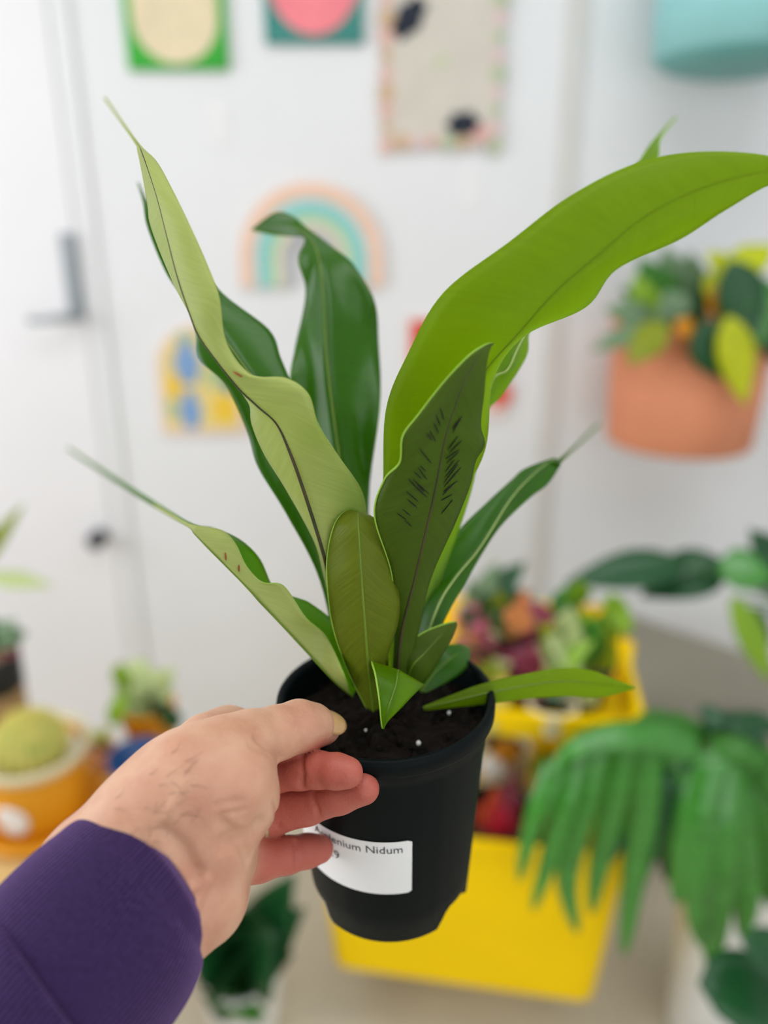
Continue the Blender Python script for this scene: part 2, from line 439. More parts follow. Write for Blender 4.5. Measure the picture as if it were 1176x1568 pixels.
# ---- fronds: rows of (left margin, midrib, right margin), each (px, py, depth)
def frond(rows, facing, rib='dark', ribw=0.0009, bow=0.003, ripple=(0.0, 0, 0), name='frond', cs=6, ns=8, bowR=None, margin=(), kind='young', flip=False):
    A = catmull(np.array(rows, float), ns)          # (n,3,3)
    n = len(A)
    pts = []; uvs = []
    Wd = lambda q: W(q[0], q[1], q[2])
    mids = np.array([Wd(A[i,1]) for i in range(n)])
    s = np.concatenate([[0], np.cumsum(np.linalg.norm(np.diff(mids, axis=0), axis=1))])
    amp, wl, ph = ripple
    for i in range(n):
        L, Mm, R = Wd(A[i,0]), Wd(A[i,1]), Wd(A[i,2])
        view = mids[i] - CAM; view /= np.linalg.norm(view)
        width = (np.linalg.norm(L-Mm) + np.linalg.norm(R-Mm)) / 0.06
        row = []
        for side, E in ((-1, L), (1, R)):
            bw = bow if side < 0 or bowR is None else bowR
            seg = []
            for j in range(1, cs+1):
                t = j/cs
                p_ = Mm + (E-Mm)*t + view*(bw*4*t*(1-t)*min(1, width))
                if amp:
                    p_ = p_ + view*amp*t*t*min(1, width)*math.sin(2*math.pi*s[i]/wl + ph + (1.3 if side > 0 else 0))
                seg.append((p_, (side*t, s[i] + 0.016*t)))
            row.append(seg)
        full = [q for q in reversed(row[0])] + [(Mm, (0.0, s[i]))] + row[1]
        pts += [q[0] for q in full]; uvs += [q[1] for q in full]
    w = 2*cs+1; faces = []
    for i in range(n-1):
        for j in range(w-1):
            a = i*w+j; faces.append((a, a+1, a+w+1, a+w))
    # turn the mesh so that its outer face looks towards the side named by `facing`
    P = np.array(pts); sgn = 0
    for q in faces:
        nn = np.cross(P[q[1]]-P[q[0]], P[q[3]]-P[q[0]]); sgn += np.dot(nn, CAM - P[q[0]])
    if (sgn < 0) != flip: faces = [q[::-1] for q in faces]
    FU, FD = FSET[kind]
    mats = [FU, FD, FR] if facing == 'upper' else [FD, FU, FR]
    o = mesh_obj(name, pts, faces, mats, fern, True, None, uvs)
    sm = o.modifiers.new('solidify', 'SOLIDIFY'); sm.thickness = 0.0006; sm.offset = 0.0
    sm.material_offset = 1; sm.material_offset_rim = 2
    mr = {'dark': M_rib, 'pale': M_ribL, 'green': M_ribG}[rib]
    rr = [ribw*(1.0 - 0.75*i/(n-1)) for i in range(n)]
    mb = MB().tube(list(mids), rr, 7)
    mb.build('midrib', mr, o, True)
    if margin:
        for e, sd in ((0, 0), (1, w-1)):
            if e in margin:
                ed = [pts[i*w+sd] for i in range(n)]
                MB().tube(ed, 0.00055, 6).build('margin', FR, o, True)  # pale tube drawn as the bright lit line of the edge
    return o, A

frond([  # big arching one, upper right
 [(596,1050,0.455),(605,1060,0.453),(614,1050,0.455)],
 [(592,900,0.44),(612,905,0.437),(640,900,0.44)],
 [(587,745,0.42),(640,770,0.42),(690,790,0.4331)],
 [(592,625,0.402),(690,650,0.402),(742,690,0.416)],
 [(626,538,0.386),(744,566,0.386),(755,582,0.4)],
 [(680,448,0.372),(790,514,0.372),(803,514,0.386)],
 [(780,370,0.362),(850,447,0.362),(897,470,0.376)],
 [(872,301,0.357),(912,394,0.357),(944,412,0.3662)],
 [(975,250,0.355),(990,330,0.355),(1040,367,0.3633)],
 [(1070,233,0.355),(1085,285,0.355),(1110,322,0.3601)],
 [(1180,240,0.358),(1190,262,0.358),(1190,279,0.3593)],
 [(1258,275,0.372),(1260,278,0.372),(1262,282,0.3725)]], 'under', 'green', 0.0005, -0.004, (0.002, 0.06, 0.5))
frond([  # behind the big one
 [(606,1055,.462),(612,1058,.462),(618,1055,.462)],
 [(625,900,.455),(650,905,.455),(672,900,.455)],
 [(665,760,.45),(700,765,.446),(722,750,.455)],
 [(700,650,.45),(735,650,.445),(742,640,.455)],
 [(725,580,.45),(755,582,.44),(770,603,.452)],
 [(745,540,.448),(778,565,.437),(806,545,.452)],
 [(775,490,.45),(800,520,.44),(814,500,.455)],
 [(850,390,.455),(860,420,.45),(870,430,.46)],
 [(930,300,.475),(940,315,.47),(950,325,.475)],
 [(974,252,.50),(990,252,.50),(1004,252,.50)],
 [(997,218,.53),(1004,222,.53),(1012,212,.53)],
 [(1034,178,.62),(1035,180,.62),(1037,179,.62)]], 'upper', 'pale', 0.0008, 0.002)
frond([  # tall one at the back
 [(560,1040,.47),(570,1045,.47),(580,1040,.47)],
 [(520,880,.475),(548,880,.47),(567,870,.475)],
 [(470,740,.485),(527,750,.475),(566,750,.485)],
 [(446,600,.492),(510,630,.476),(582,610,.492)],
 [(452,530,.497),(500,545,.48),(581,525,.497)],
 [(468,450,.505),(496,460,.49),(573,462,.507)],
 [(457,398,.515),(490,405,.50),(540,404,.512)],
 [(466,372,.523),(482,376,.515),(501,372,.523)],
 [(463,363,.532),(464,355,.53),(472,350,.532)],
 [(445,362,.54),(444,346,.54),(446,329,.54)],
 [(418,360,.55),(417,346,.55),(419,326,.55)],
 [(386,353,.56),(385,352,.56),(386,350,.56)]], 'upper', 'green', 0.0008, 0.004, (0.009, 0.10, 0.3), kind='mature')
frond([  # dark blade behind the pale left one
 [(520,1030,.462),(530,1035,.46),(540,1030,.462)],
 [(490,890,.452),(500,890,.45),(515,880,.455)],
 [(440,790,.447),(470,790,.442),(510,790,.45)],
 [(395,715,.447),(440,720,.437),(490,700,.45)],
 [(378,660,.447),(425,660,.437),(470,640,.452)],
 [(345,590,.447),(400,600,.437),(447,588,.454)],
 [(305,550,.45),(370,555,.44),(430,548,.457)],
 [(300,512,.455),(345,520,.445),(412,505,.462)],
 [(288,470,.457),(318,480,.452),(344,452,.462)],
 [(254,418,.457),(272,420,.455),(300,400,.462)],
 [(226,350,.462),(240,350,.46),(255,345,.465)],
 [(219,312,.47),(223,310,.47),(228,312,.47)],
 [(210,280,.52),(212,280,.52),(213,280,.52)]], 'upper', 'green', 0.0008, 0.003, kind='mature')
frond([  # long pale one on the left, seen from below
 [(535,1045,0.445),(540,1050,0.445),(548,1045,0.445)],
 [(497,885,0.424),(505,890,0.418),(540,890,0.436)],
 [(482,830,0.417),(493,840,0.407),(560,815,0.425)],
 [(440,752,0.41),(468,760,0.395),(555,755,0.413)],
 [(405,695,0.405),(447,700,0.385),(520,700,0.391)],
 [(386,650,0.4),(425,650,0.378),(488,650,0.3687)],
 [(383,622,0.402),(395,622,0.372),(472,603,0.3639)],
 [(372,603,0.402),(368,597,0.37),(438,579,0.364)],
 [(350,565,0.402),(338,560,0.368),(385,574,0.3648)],
 [(320,512,0.402),(306,516,0.368),(347,525,0.3655)],
 [(284,468,0.402),(292,484,0.368),(336,456,0.3633)],
 [(255,408,0.398),(272,424,0.37),(319,408,0.3642)],
 [(231,345,0.4),(255,358,0.375),(291,345,0.3695)],
 [(226,310,0.405),(240,300,0.382),(265,292,0.3785)],
 [(212,236,0.41),(219,238,0.4),(240,248,0.3975)],
 [(204,216,0.43),(207,216,0.43),(212,219,0.43)],
 [(158,150,0.56),(160,150,0.56),(163,150,0.56)]], 'under', 'dark', 0.0011, -0.003, (0.0015, 0.05, 0), kind='pale')
frond([  # dark front one with spore lines
 [(598,1075,0.442),(606,1080,0.44),(616,1075,0.442)],
 [(604,970,0.4283),(614,975,0.4236),(640,970,0.4283)],
 [(600,880,0.4045),(635,885,0.4056),(660,885,0.4132)],
 [(574,790,0.3849),(655,800,0.3869),(698,798,0.4009)],
 [(588,735,0.3736),(668,740,0.3756),(719,745,0.3896)],
 [(612,708,0.3674),(675,700,0.3694),(728,706,0.3834)],
 [(617,668,0.3616),(682,668,0.3636),(742,680,0.3776)],
 [(640,636,0.3571),(692,635,0.3588),(736,650,0.371)],
 [(680,585,0.3522),(708,590,0.3533),(741,602,0.3611)],
 [(718,545,0.3517),(728,552,0.3522),(745,556,0.3556)],
 [(742,529,0.3558),(748,530,0.356),(751,532,0.3571)],
 [(754,526,0.36),(755,526,0.36),(756,527,0.3603)]], 'under', 'dark', 0.0009, -0.003, (0.0022, 0.045, 0.8), margin=(0,), kind='mature')
frond([  # front centre
 [(562,1085,.437),(572,1090,.435),(582,1085,.437)],
 [(530,1020,.427),(564,1020,.417),(592,1010,.427)],
 [(508,950,.415),(559,955,.405),(611,945,.415)],
 [(501,880,.408),(554,885,.397),(608,895,.408)],
 [(503,840,.405),(551,840,.395),(598,845,.405)],
 [(512,805,.403),(549,808,.394),(587,815,.404)],
 [(524,787,.405),(548,788,.40),(572,793,.406)],
 [(538,781,.411),(548,784,.409),(558,788,.411)],
 [(545,791,.428),(550,794,.428),(555,794,.428)]], 'under', 'green', 0.0008, -0.004, (0.0022, 0.03, 0), margin=(0,), kind='olive')
frond([  # lower left, trough shaped
 [(545,1055,0.447),(540,1066,0.443),(535,1061,0.44)],
 [(530,1002,0.44),(512,1043,0.43),(528,1035,0.42)],
 [(515,957,0.445),(466,994,0.42),(500,975,0.425)],
 [(477,925,0.44),(425,950,0.41),(469,946,0.415)],
 [(456,916,0.435),(400,924,0.405),(444,908,0.41)],
 [(430,908,0.43),(383,905,0.402),(429,894,0.407)],
 [(415,894,0.43),(367,888,0.4),(402,891,0.405)],
 [(400,860,0.43),(352,873,0.4),(378,867,0.405)],
 [(382,838,0.427),(336,857,0.402),(362,834,0.407)],
 [(358,821,0.43),(315,836,0.405),(344,814,0.41)],
 [(325,808,0.437),(298,818,0.412),(318,807,0.417)],
 [(298,803,0.43),(290,808,0.425),(294,803,0.425)],
 [(266,785,0.47),(262,792,0.47),(264,787,0.47)],
 [(190,738,0.62),(188,746,0.62),(190,741,0.62)],
 [(104,684,0.85),(103,688,0.85),(105,686,0.85)]], 'under', 'green', 0.0007, 0.002, kind='pale', flip=True)
frond([  # right, folded dark one
 [(625,1040,.452),(632,1045,.45),(640,1040,.452)],
 [(648,930,.457),(668,935,.447),(684,943,.452)],
 [(668,868,.462),(695,888,.45),(713,892,.457)],
 [(700,815,.467),(728,848,.455),(738,848,.462)],
 [(745,770,.475),(752,812,.46),(768,804,.47)],
 [(783,735,.482),(778,770,.468),(812,762,.48)],
 [(803,718,.487),(805,738,.475),(838,742,.487)],
 [(845,702,.497),(840,708,.49),(857,715,.497)],
 [(860,699,.52),(862,701,.52),(865,703,.52)],
 [(917,647,.78),(918,649,.78),(920,650,.78)]], 'upper', 'pale', 0.0006, 0.003, kind='mature')
frond([  # small one folding over to the front
 [(596,1082,.442),(606,1086,.44),(616,1082,.442)],
 [(590,1042,.43),(612,1047,.426),(635,1052,.43)],
 [(570,1013,.418),(610,1026,.413),(649,1049,.42)],
 [(575,1034,.406),(606,1050,.401),(634,1063,.408)],
 [(581,1072,.40),(596,1080,.397),(612,1086,.402)],
 [(584,1104,.40),(589,1106,.399),(594,1104,.40)],
 [(586,1115,.401),(587,1116,.401),(588,1115,.401)]], 'upper', 'green', 0.0006, 0.001, margin=(0,))
frond([  # short upright one right of it
 [(612,1060,.447),(618,1062,.447),(624,1060,.447)],
 [(607,1008,.437),(630,1022,.432),(652,1040,.44)],
 [(622,988,.434),(650,1000,.432),(674,1008,.44)],
 [(650,968,.434),(672,976,.433),(690,980,.44)],
 [(680,956,.437),(690,960,.438),(698,962,.44)],
 [(697,952,.44),(698,953,.44),(699,954,.44)]], 'under', 'green', 0.0006, -0.002, margin=(0,), kind='mature')
frond([  # short rounded one behind
 [(640,1055,.462),(645,1060,.462),(652,1060,.462)],
 [(648,1015,.467),(665,1030,.465),(685,1045,.467)],
 [(670,992,.472),(690,1008,.47),(712,1025,.475)],
 [(698,986,.48),(708,996,.48),(720,1008,.485)],
 [(717,990,.49),(718,991,.49),(719,992,.49)]], 'upper', 'green', 0.0006, 0.002, kind='mature')
frond([  # low one reaching right over the rim
 [(650,1081,.45),(648,1084,.45),(650,1088,.45)],
 [(690,1065,.45),(692,1074,.448),(695,1083,.45)],
 [(740,1047,.452),(742,1062,.449),(745,1078,.452)],
 [(800,1033,.456),(802,1050,.452),(803,1070,.456)],
 [(860,1023,.46),(862,1043,.456),(865,1066,.46)],
 [(905,1027,.465),(907,1046,.462),(905,1068,.465)],
 [(940,1040,.47),(942,1050,.468),(930,1066,.47)],
 [(971,1052,.475),(973,1053,.475),(971,1054,.475)]], 'under', 'green', 0.0007, -0.003)

# spore lines on the dark front frond, scars on the pale ones
fronds = [o for o in fern.children if o.name.startswith('frond')]
bpy.context.view_layer.update()
DG = bpy.context.evaluated_depsgraph_get()
def hit(o, px, py):
    r = ray(px, py); r = r / np.linalg.norm(r)
    inv = o.matrix_world.inverted()
    ok, loc, nor, idx = o.ray_cast(inv @ Vector(CAM), inv.to_3x3() @ Vector(r))
    return (np.array(o.matrix_world @ loc), np.array(nor)) if ok else (None, None)
def marks(o, segs, m, w, name):
    mb = MB()
    for x0, y0, x1, y1 in segs:
        P0, P1 = hit(o, x0, y0)[0], hit(o, x1, y1)[0]
        if P0 is None or P1 is None: continue
        P0 = P0 + (CAM-P0)*0.0022; P1 = P1 + (CAM-P1)*0.0022
        mb.tube([P0, P0*.7+P1*.3, P0*.3+P1*.7, P1], [w*.5, w, w, w*.5], 5)
    ob = mb.build(name, m, o, True); ob['kind'] = 'stuff'
z = lambda x0,y0,x1,y1: (560+x0/3.675, 500+y0/3.675, 560+x1/3.675, 500+y1/3.675)
segs = [z(*s) for s in [(420,458,442,528),(398,500,422,560),(386,545,411,600),(362,590,395,648),(345,600,370,640),
 (305,690,372,772),(310,785,338,815),(295,795,345,862),(270,815,315,858),(240,858,300,920),(265,860,356,942),(262,885,345,962),(290,890,330,930),
 (230,930,298,988),(232,970,290,1020),(208,1030,252,1065),(175,1050,228,1088),(220,1092,258,1125),
 (542,505,490,596),(530,518,498,580),(520,530,490,575),(520,618,462,695),(542,640,470,712),(512,630,478,672),(528,692,450,745),(525,705,455,770),(500,750,448,818),
 (528,752,445,850),(520,775,440,880),(537,792,447,898),(510,820,440,905),(518,868,437,930),(500,880,432,950),(488,945,424,980),(490,975,470,1000),(478,990,425,1055),(470,900,445,935)]]
marks(fronds[5], segs, M_spore, 0.00030, 'spore_lines')
marks(fronds[4], [(357,569,371,577),(364,573,371,577)], M_scar, 0.0005, 'leaf_scar')
marks(fronds[7], [(345,846,346,858),(366,865,366,875)], M_scar, 0.0005, 'leaf_scar')

# ------------------------------------------------------------------ the hand (one continuous body surface grown from rounded limbs)
def cap(P, a, b, ra, rb):
    ab = b - a; t = np.clip(((P - a) @ ab) / (ab @ ab), 0, 1)
    return np.linalg.norm(P - a - t[..., None]*ab, axis=-1) - (ra + (rb-ra)*t)
def smin(a, b, k):
    h = np.clip(0.5 + 0.5*(b-a)/k, 0, 1)
    return b + (a-b)*h - k*h*(1-h)
def AD(d): return d if d > 0.36 else 0.36 - (0.36 - d)*0.45
def J(px, py, d, rpx): d = AD(d); return (W(px, py, d), rpx*d/FPX)
def chain(P, joints, k=0.004):
    D = None
    for (a, ra), (b, rb) in zip(joints[:-1], joints[1:]):
        d = cap(P, a, b, ra, rb); D = d if D is None else smin(D, d, k)
    return D
palm_parts = [
 [J(20,1480,.30,92), J(150,1330,.338,84), J(232,1245,.356,76)],       # radial side of forearm
 [J(120,1570,.305,88), J(235,1432,.335,72), J(290,1385,.352,66)],     # ulnar side
 [J(232,1255,.352,80), J(300,1190,.356,76), J(345,1160,.366,60)],     # thumb metacarpal
 [J(290,1235,.352,76), J(352,1205,.360,66), J(368,1218,.364,58)],     # thenar bulge
 [J(255,1330,.350,80), J(318,1290,.358,66), J(345,1240,.368,62)],     # middle of the palm
 [J(285,1385,.350,58), J(318,1372,.358,54), J(334,1330,.368,46)],     # heel of the hand
 [J(270,1190,.372,62), J(318,1142,.398,46), J(352,1122,.416,38)],     # index metacarpal behind
 [J(300,1240,.380,60), J(345,1195,.402,48), J(362,1190,.414,40)],
 [J(300,1300,.374,58), J(345,1262,.396,46), J(362,1250,.410,38)],
 [J(305,1350,.368,48), J(345,1322,.386,40), J(358,1318,.398,34)],
]
thumb = [J(335,1165,.366,58), J(385,1133,.378,45), J(425,1122,.388,40), J(458,1112,.397,39), J(480,1112,.403,33), J(497,1116,.407,24)]
index = [J(345,1120,.412,34), J(400,1130,.416,28), J(440,1146,.406,25), J(460,1154,.402,21)]
middle = [J(358,1192,.412,36), J(420,1186,.408,27), J(462,1182,.400,26), J(488,1179,.394,27), J(515,1181,.388,26), J(532,1183,.386,24)]
ring = [J(355,1252,.412,38), J(415,1242,.418,36), J(470,1230,.412,32), J(520,1217,.400,28), J(557,1208,.394,24)]
pinky = [J(345,1322,.398,34), J(395,1318,.406,31), J(440,1309,.416,27), J(470,1303,.423,24.5), J(489,1300,.427,21.5)]
def hand_sdf(P):
    D = None
    for c in palm_parts:
        d = chain(P, c, 0.006); D = d if D is None else smin(D, d, 0.012)
    palm = D
    out = smin(palm, chain(P, thumb, 0.003), 0.008)
    for c in (index, middle, ring, pinky):
        out = np.minimum(out, smin(palm, chain(P, c, 0.003), 0.007))
    return out
def march(px, py, fn, d0=0.25, d1=0.6):
    r = ray(px, py); r = r/np.linalg.norm(r); t = d0
    for _ in range(120):
        p_ = CAM + r*t; d = float(fn(p_[None])[0])
        if d < 0.0002: return p_
        t += max(d*0.8, 0.0004)
        if t > d1: return None
    return None
# creases and folds found on the surface itself
def polyline(pts):
    q = [march(x, y, hand_sdf) for x, y in pts]
    return [p_ for p_ in q if p_ is not None]
grooves = [(polyline(pl_), r, k) for pl_, r, k in [
 ([(396,1131),(408,1140),(420,1150),(429,1163)], 0.00171, 0.00345),
 ([(384,1142),(398,1147),(412,1155)], 0.00076, 0.00253),
 ([(396,1264),(384,1277),(368,1284),(350,1286)], 0.00304, 0.00483),
 ([(367,1284),(374,1298),(380,1318)], 0.00190, 0.00391),
 ([(338,1258),(354,1270),(366,1283)], 0.00114, 0.00345),
 ([(340,1302),(352,1291),(364,1284)], 0.00095, 0.00299),
 ([(330,1234),(352,1228),(372,1226)], 0.00038, 0.00230),
 ([(336,1248),(356,1244),(376,1240)], 0.00038, 0.00230),
 ([(252,1272),(280,1300),(300,1336)], 0.00038, 0.00690),
 ([(462,1162),(464,1185),(462,1206)], 0.00095, 0.00253),
 ([(478,1216),(484,1235),(488,1250)], 0.00095, 0.00253),
 ([(452,1290),(454,1305),(454,1325)], 0.00095, 0.00253),
 ([(420,1226),(424,1245),(426,1265)], 0.00076, 0.00253),
]]
ridges = [(polyline(pl_), r, k) for pl_, r, k in [
 ([(262,1400),(290,1362),(312,1345)], 0.0003, 0.004),
 ([(285,1425),(302,1380),(318,1350)], 0.0003, 0.004),
 ([(232,1290),(262,1235),(285,1195)], 0.0001, 0.003),
]]
def full_sdf(P):
    D = hand_sdf(P)
    for pts, r, k in ridges:
        for a, b in zip(pts[:-1], pts[1:]): D = smin(D, cap(P, a, b, r, r), k)
    for pts, r, k in grooves:
        g = None
        for a, b in zip(pts[:-1], pts[1:]):
            d = cap(P, a, b, r, r); g = d if g is None else np.minimum(g, d)
        if g is not None: D = -smin(-D, g, k)
    return D
hh = 0.00095
corners = [p_ for c in palm_parts + [thumb, index, middle, ring, pinky] for p_, r in c]
lo = np.min(corners, 0) - 0.036; hi = np.max(corners, 0) + 0.034
nx, ny, nz = [int((hi[i]-lo[i])/hh)+1 for i in range(3)]
BS = 8                                              # only blocks near the surface are evaluated finely
nx, ny, nz = [-(-q // BS)*BS for q in (nx, ny, nz)]
bc = [lo[i] + hh*(np.arange(q // BS)*BS + (BS-1)/2) for i, q in enumerate((nx, ny, nz))]
BX = np.stack(np.meshgrid(*bc, indexing='ij'), -1)
BD = hand_sdf(BX.reshape(-1, 3)).reshape(BX.shape[:3])
F = np.repeat(np.repeat(np.repeat(BD, BS, 0), BS, 1), BS, 2)
near = np.argwhere(np.abs(BD) < hh*BS*1.15 + 0.004)
og = np.stack(np.meshgrid(*[np.arange(BS)]*3, indexing='ij'), -1).reshape(-1, 3)
for i0 in range(0, len(near), 400):
    ii = (near[i0:i0+400, None, :]*BS + og[None]).reshape(-1, 3)
    F[ii[:,0], ii[:,1], ii[:,2]] = full_sdf(lo + hh*ii)
def surface_nets(F, lo, h):
    S = F < 0
    nx, ny, nz = F.shape
    cnt = np.zeros((nx-1, ny-1, nz-1)); acc = np.zeros((nx-1, ny-1, nz-1, 3))
    sl = lambda o, n: slice(o, n-1+o)
    for ax in range(3):
        others = [a for a in range(3) if a != ax]
        for o1 in (0, 1):
            for o2 in (0, 1):
                oa = [0,0,0]; oa[others[0]] = o1; oa[others[1]] = o2
                ob = list(oa); ob[ax] = 1
                A = F[sl(oa[0],nx), sl(oa[1],ny), sl(oa[2],nz)]; B = F[sl(ob[0],nx), sl(ob[1],ny), sl(ob[2],nz)]
                m = (A < 0) != (B < 0)
                t = np.where(m, A/np.where(m, A-B, 1), 0)
                cnt += m
                for a in range(3):
                    acc[..., a] += np.where(m, oa[a] + (t if a == ax else 0), 0)
    act = cnt > 0
    idx = -np.ones(act.shape, int); idx[act] = np.arange(act.sum())
    base = np.stack(np.nonzero(act), -1)
    V = lo + h*(base + acc[act]/cnt[act][:, None])
    faces = []
    for ax in range(3):
        a1, a2 = [(1,2),(2,0),(0,1)][ax]
        sA = [slice(0,None)]*3; sB = [slice(0,None)]*3
        sA[ax] = slice(0,-1); sB[ax] = slice(1,None)
        A = S[tuple(sA)]; B = S[tuple(sB)]
        for flip, m in ((False, A & ~B), (True, ~A & B)):
            I = np.stack(np.nonzero(m), -1)
            ok = (I[:, a1] > 0) & (I[:, a2] > 0) & (I[:, a1] < F.shape[a1]-1) & (I[:, a2] < F.shape[a2]-1)
            I = I[ok]; q = []
            for d1, d2 in ((-1,-1),(0,-1),(0,0),(-1,0)):
                c = I.copy(); c[:, a1] += d1; c[:, a2] += d2
                q.append(idx[c[:,0], c[:,1], c[:,2]])
            q = np.stack(q, -1)
            if flip: q = q[:, ::-1]
            faces.append(q)
    return V, np.concatenate(faces)
HV, HF = surface_nets(F, lo, hh)

M_skin, nt, b = newmat('skin')
at_ = nt.nodes.new('ShaderNodeAttribute'); at_.attribute_name = 'flush'
tc = nt.nodes.new('ShaderNodeTexCoord')
nz1 = nt.nodes.new('ShaderNodeTexNoise'); nz1.inputs['Scale'].default_value = 60; nz1.inputs['Detail'].default_value = 5
nt.links.new(tc.outputs['Object'], nz1.inputs['Vector'])
mA = nt.nodes.new('ShaderNodeMix'); mA.data_type = 'RGBA'
mA.inputs[6].default_value = rgb(206, 162, 134); mA.inputs[7].default_value = rgb(192, 140, 114)
rpA = nt.nodes.new('ShaderNodeValToRGB'); rpA.color_ramp.elements[0].position = .35; rpA.color_ramp.elements[1].position = .7
nt.links.new(nz1.outputs['Fac'], rpA.inputs[0]); nt.links.new(rpA.outputs[0], mA.inputs[0])
mB = nt.nodes.new('ShaderNodeMix'); mB.data_type = 'RGBA'; mB.inputs[7].default_value = rgb(172, 76, 66)
nt.links.new(at_.outputs['Fac'], mB.inputs[0]); nt.links.new(mA.outputs[2], mB.inputs[6])
nt.links.new(mB.outputs[2], b.inputs['Base Color'])
b.inputs['Roughness'].default_value = 0.5; b.inputs['Specular IOR Level'].default_value = 0.35
b.inputs['Subsurface Weight'].default_value = 0.22
b.inputs['Subsurface Radius'].default_value = (0.008, 0.0028, 0.0014)
b.inputs['Subsurface Scale'].default_value = 0.6
nz2 = nt.nodes.new('ShaderNodeTexNoise'); nz2.inputs['Scale'].default_value = 420; nz2.inputs['Detail'].default_value = 3
nz3 = nt.nodes.new('ShaderNodeTexVoronoi'); nz3.inputs['Scale'].default_value = 700
nt.links.new(tc.outputs['Object'], nz2.inputs['Vector']); nt.links.new(tc.outputs['Object'], nz3.inputs['Vector'])
ad = nt.nodes.new('ShaderNodeMath'); ad.operation = 'ADD'
nt.links.new(nz2.outputs['Fac'], ad.inputs[0]); nt.links.new(nz3.outputs['Distance'], ad.inputs[1])
bp = nt.nodes.new('ShaderNodeBump'); bp.inputs['Strength'].default_value = 0.22; bp.inputs['Distance'].default_value = 0.0006
nt.links.new(ad.outputs[0], bp.inputs['Height']); nt.links.new(bp.outputs[0], b.inputs['Normal'])

ploc = W(60, 1500, 0.31)
person = mesh_obj('person', HV, HF, M_skin, None, True, ploc)
tag(person, 'left hand and wrist in a purple sweatshirt sleeve gripping the black pot', 'person')
sm = person.modifiers.new('smooth', 'SMOOTH'); sm.factor = 0.5; sm.iterations = 2
# ruddier skin on the fingers and the heel of the hand
fl = np.zeros(len(HV))
for c in (index, middle, ring, pinky):
    fl = np.maximum(fl, 1 - np.clip(chain(HV, c[1:])/0.010, 0, 1))
fl = fl*0.85
for c, r in ((W(330,1375,.325), .022), (W(370,1215,.325), .024), (W(470,1085,.385), .012)):
    fl = np.maximum(fl, 0.28*np.exp(-(np.linalg.norm(HV-c, axis=1)/r)**2))
a_ = person.data.attributes.new('flush', 'FLOAT', 'POINT'); a_.data.foreach_set('value', fl)

M_nail = mat('thumb_nail', rgb(192, 152, 104), 0.3, 0.08, 60, 0, 1, 0.5)
# thumb nail: a curved plate lying on the end of the thumb
nc = W(510, 1106, 0.4035); ndir = (W(530, 1090, 0.398) - nc); ndir /= np.linalg.norm(ndir)
ax = W(520, 1122, 0.41) - W(470, 1104, 0.40); ax -= ndir*np.dot(ax, ndir); ax /= np.linalg.norm(ax)
ay = np.cross(ndir, ax)
v = []; f = []
for j in range(9):
    for i in range(9):
        u = (i/8*2-1); t = (j/8*2-1)
        a = u*math.sqrt(max(0, 1-0.5*t*t)); bb_ = t*math.sqrt(max(0, 1-0.5*u*u))
        v.append(nc + ax*a*0.0078 + ay*bb_*0.0068 + ndir*(0.0022 - 0.0028*bb_*bb_ - 0.0012*a*a))
for j in range(8):
    for i in range(8):
        q = j*9+i; f.append((q, q+1, q+10, q+9))
nail = mesh_obj('fingernail', v, f, M_nail, person); solid(nail, 0.0008, 0)

M_ring = mat('pale_gold', rgb(214, 204, 160), 0.3, 0.05, 30, 0, 1, 0.5, None, 0.6)
ra_, rb_2 = W(402,1244,.417), W(408,1243,.4175)
rax = rb_2-ra_; rax /= np.linalg.norm(rax); rq = Vector(rax).to_track_quat('Z','Y').to_matrix().to_4x4()
R0 = 37*.417/FPX
MB().lathe([(R0-.0002,-.0017),(R0+.0009,-.0015),(R0+.0012,0),(R0+.0009,.0015),(R0-.0002,.0017)], ra_, 40, rq).build('finger_ring', M_ring, person, True)
M_hair = mat('arm_hair', rgb(92, 70, 56), 0.6, 0.2, 60)
hb = MB()
hr_ = np.random.default_rng(5)
for _ in range(34):
    q0 = np.array([hr_.uniform(170, 300), 0.0]); q0[1] = 1395 - q0[0]*0.75 + hr_.uniform(-45, 85)
    ang_ = hr_.normal(-0.35, 0.35); ln = hr_.uniform(14, 34); cv = hr_.normal(0, .5)
    pp_ = []
    for t_ in (0, .33, .66, 1.0):
        g_ = march(q0[0] + ln*t_*math.cos(ang_ + cv*t_), q0[1] + ln*t_*math.sin(ang_ + cv*t_), hand_sdf)
        if g_ is not None: pp_.append(g_ + (CAM-g_)*(0.0006 + .0022*t_))
    if len(pp_) == 4: hb.tube(pp_, [.00007,.00007,.00006,.00004], 4, False)
hb.build('arm_hair', M_hair, person, True)['kind'] = 'stuff'

# sleeve
M_sleeve, nt, b = newmat('purple_knit')
tc = nt.nodes.new('ShaderNodeUVMap'); tc.uv_map = 'UVMap'
wv = nt.nodes.new('ShaderNodeTexWave'); wv.inputs['Scale'].default_value = 13; wv.inputs['Distortion'].default_value = 0.6
wv.bands_direction = 'X'
wv.inputs['Detail'].default_value = 2; wv.inputs['Detail Scale'].default_value = 4
nt.links.new(tc.outputs[0], wv.inputs['Vector'])
nz = nt.nodes.new('ShaderNodeTexNoise'); nz.inputs['Scale'].default_value = 70; nz.inputs['Detail'].default_value = 4
nt.links.new(tc.outputs[0], nz.inputs['Vector'])
mx = nt.nodes.new('ShaderNodeMix'); mx.data_type = 'RGBA'
mx.inputs[6].default_value = rgb(20, 15, 32); mx.inputs[7].default_value = rgb(92, 66, 128)
mm = nt.nodes.new('ShaderNodeMath'); mm.operation = 'MULTIPLY'
nt.links.new(wv.outputs['Fac'], mm.inputs[0]); nt.links.new(nz.outputs['Fac'], mm.inputs[1])
nt.links.new(mm.outputs[0], mx.inputs[0]); nt.links.new(mx.outputs[2], b.inputs['Base Color'])
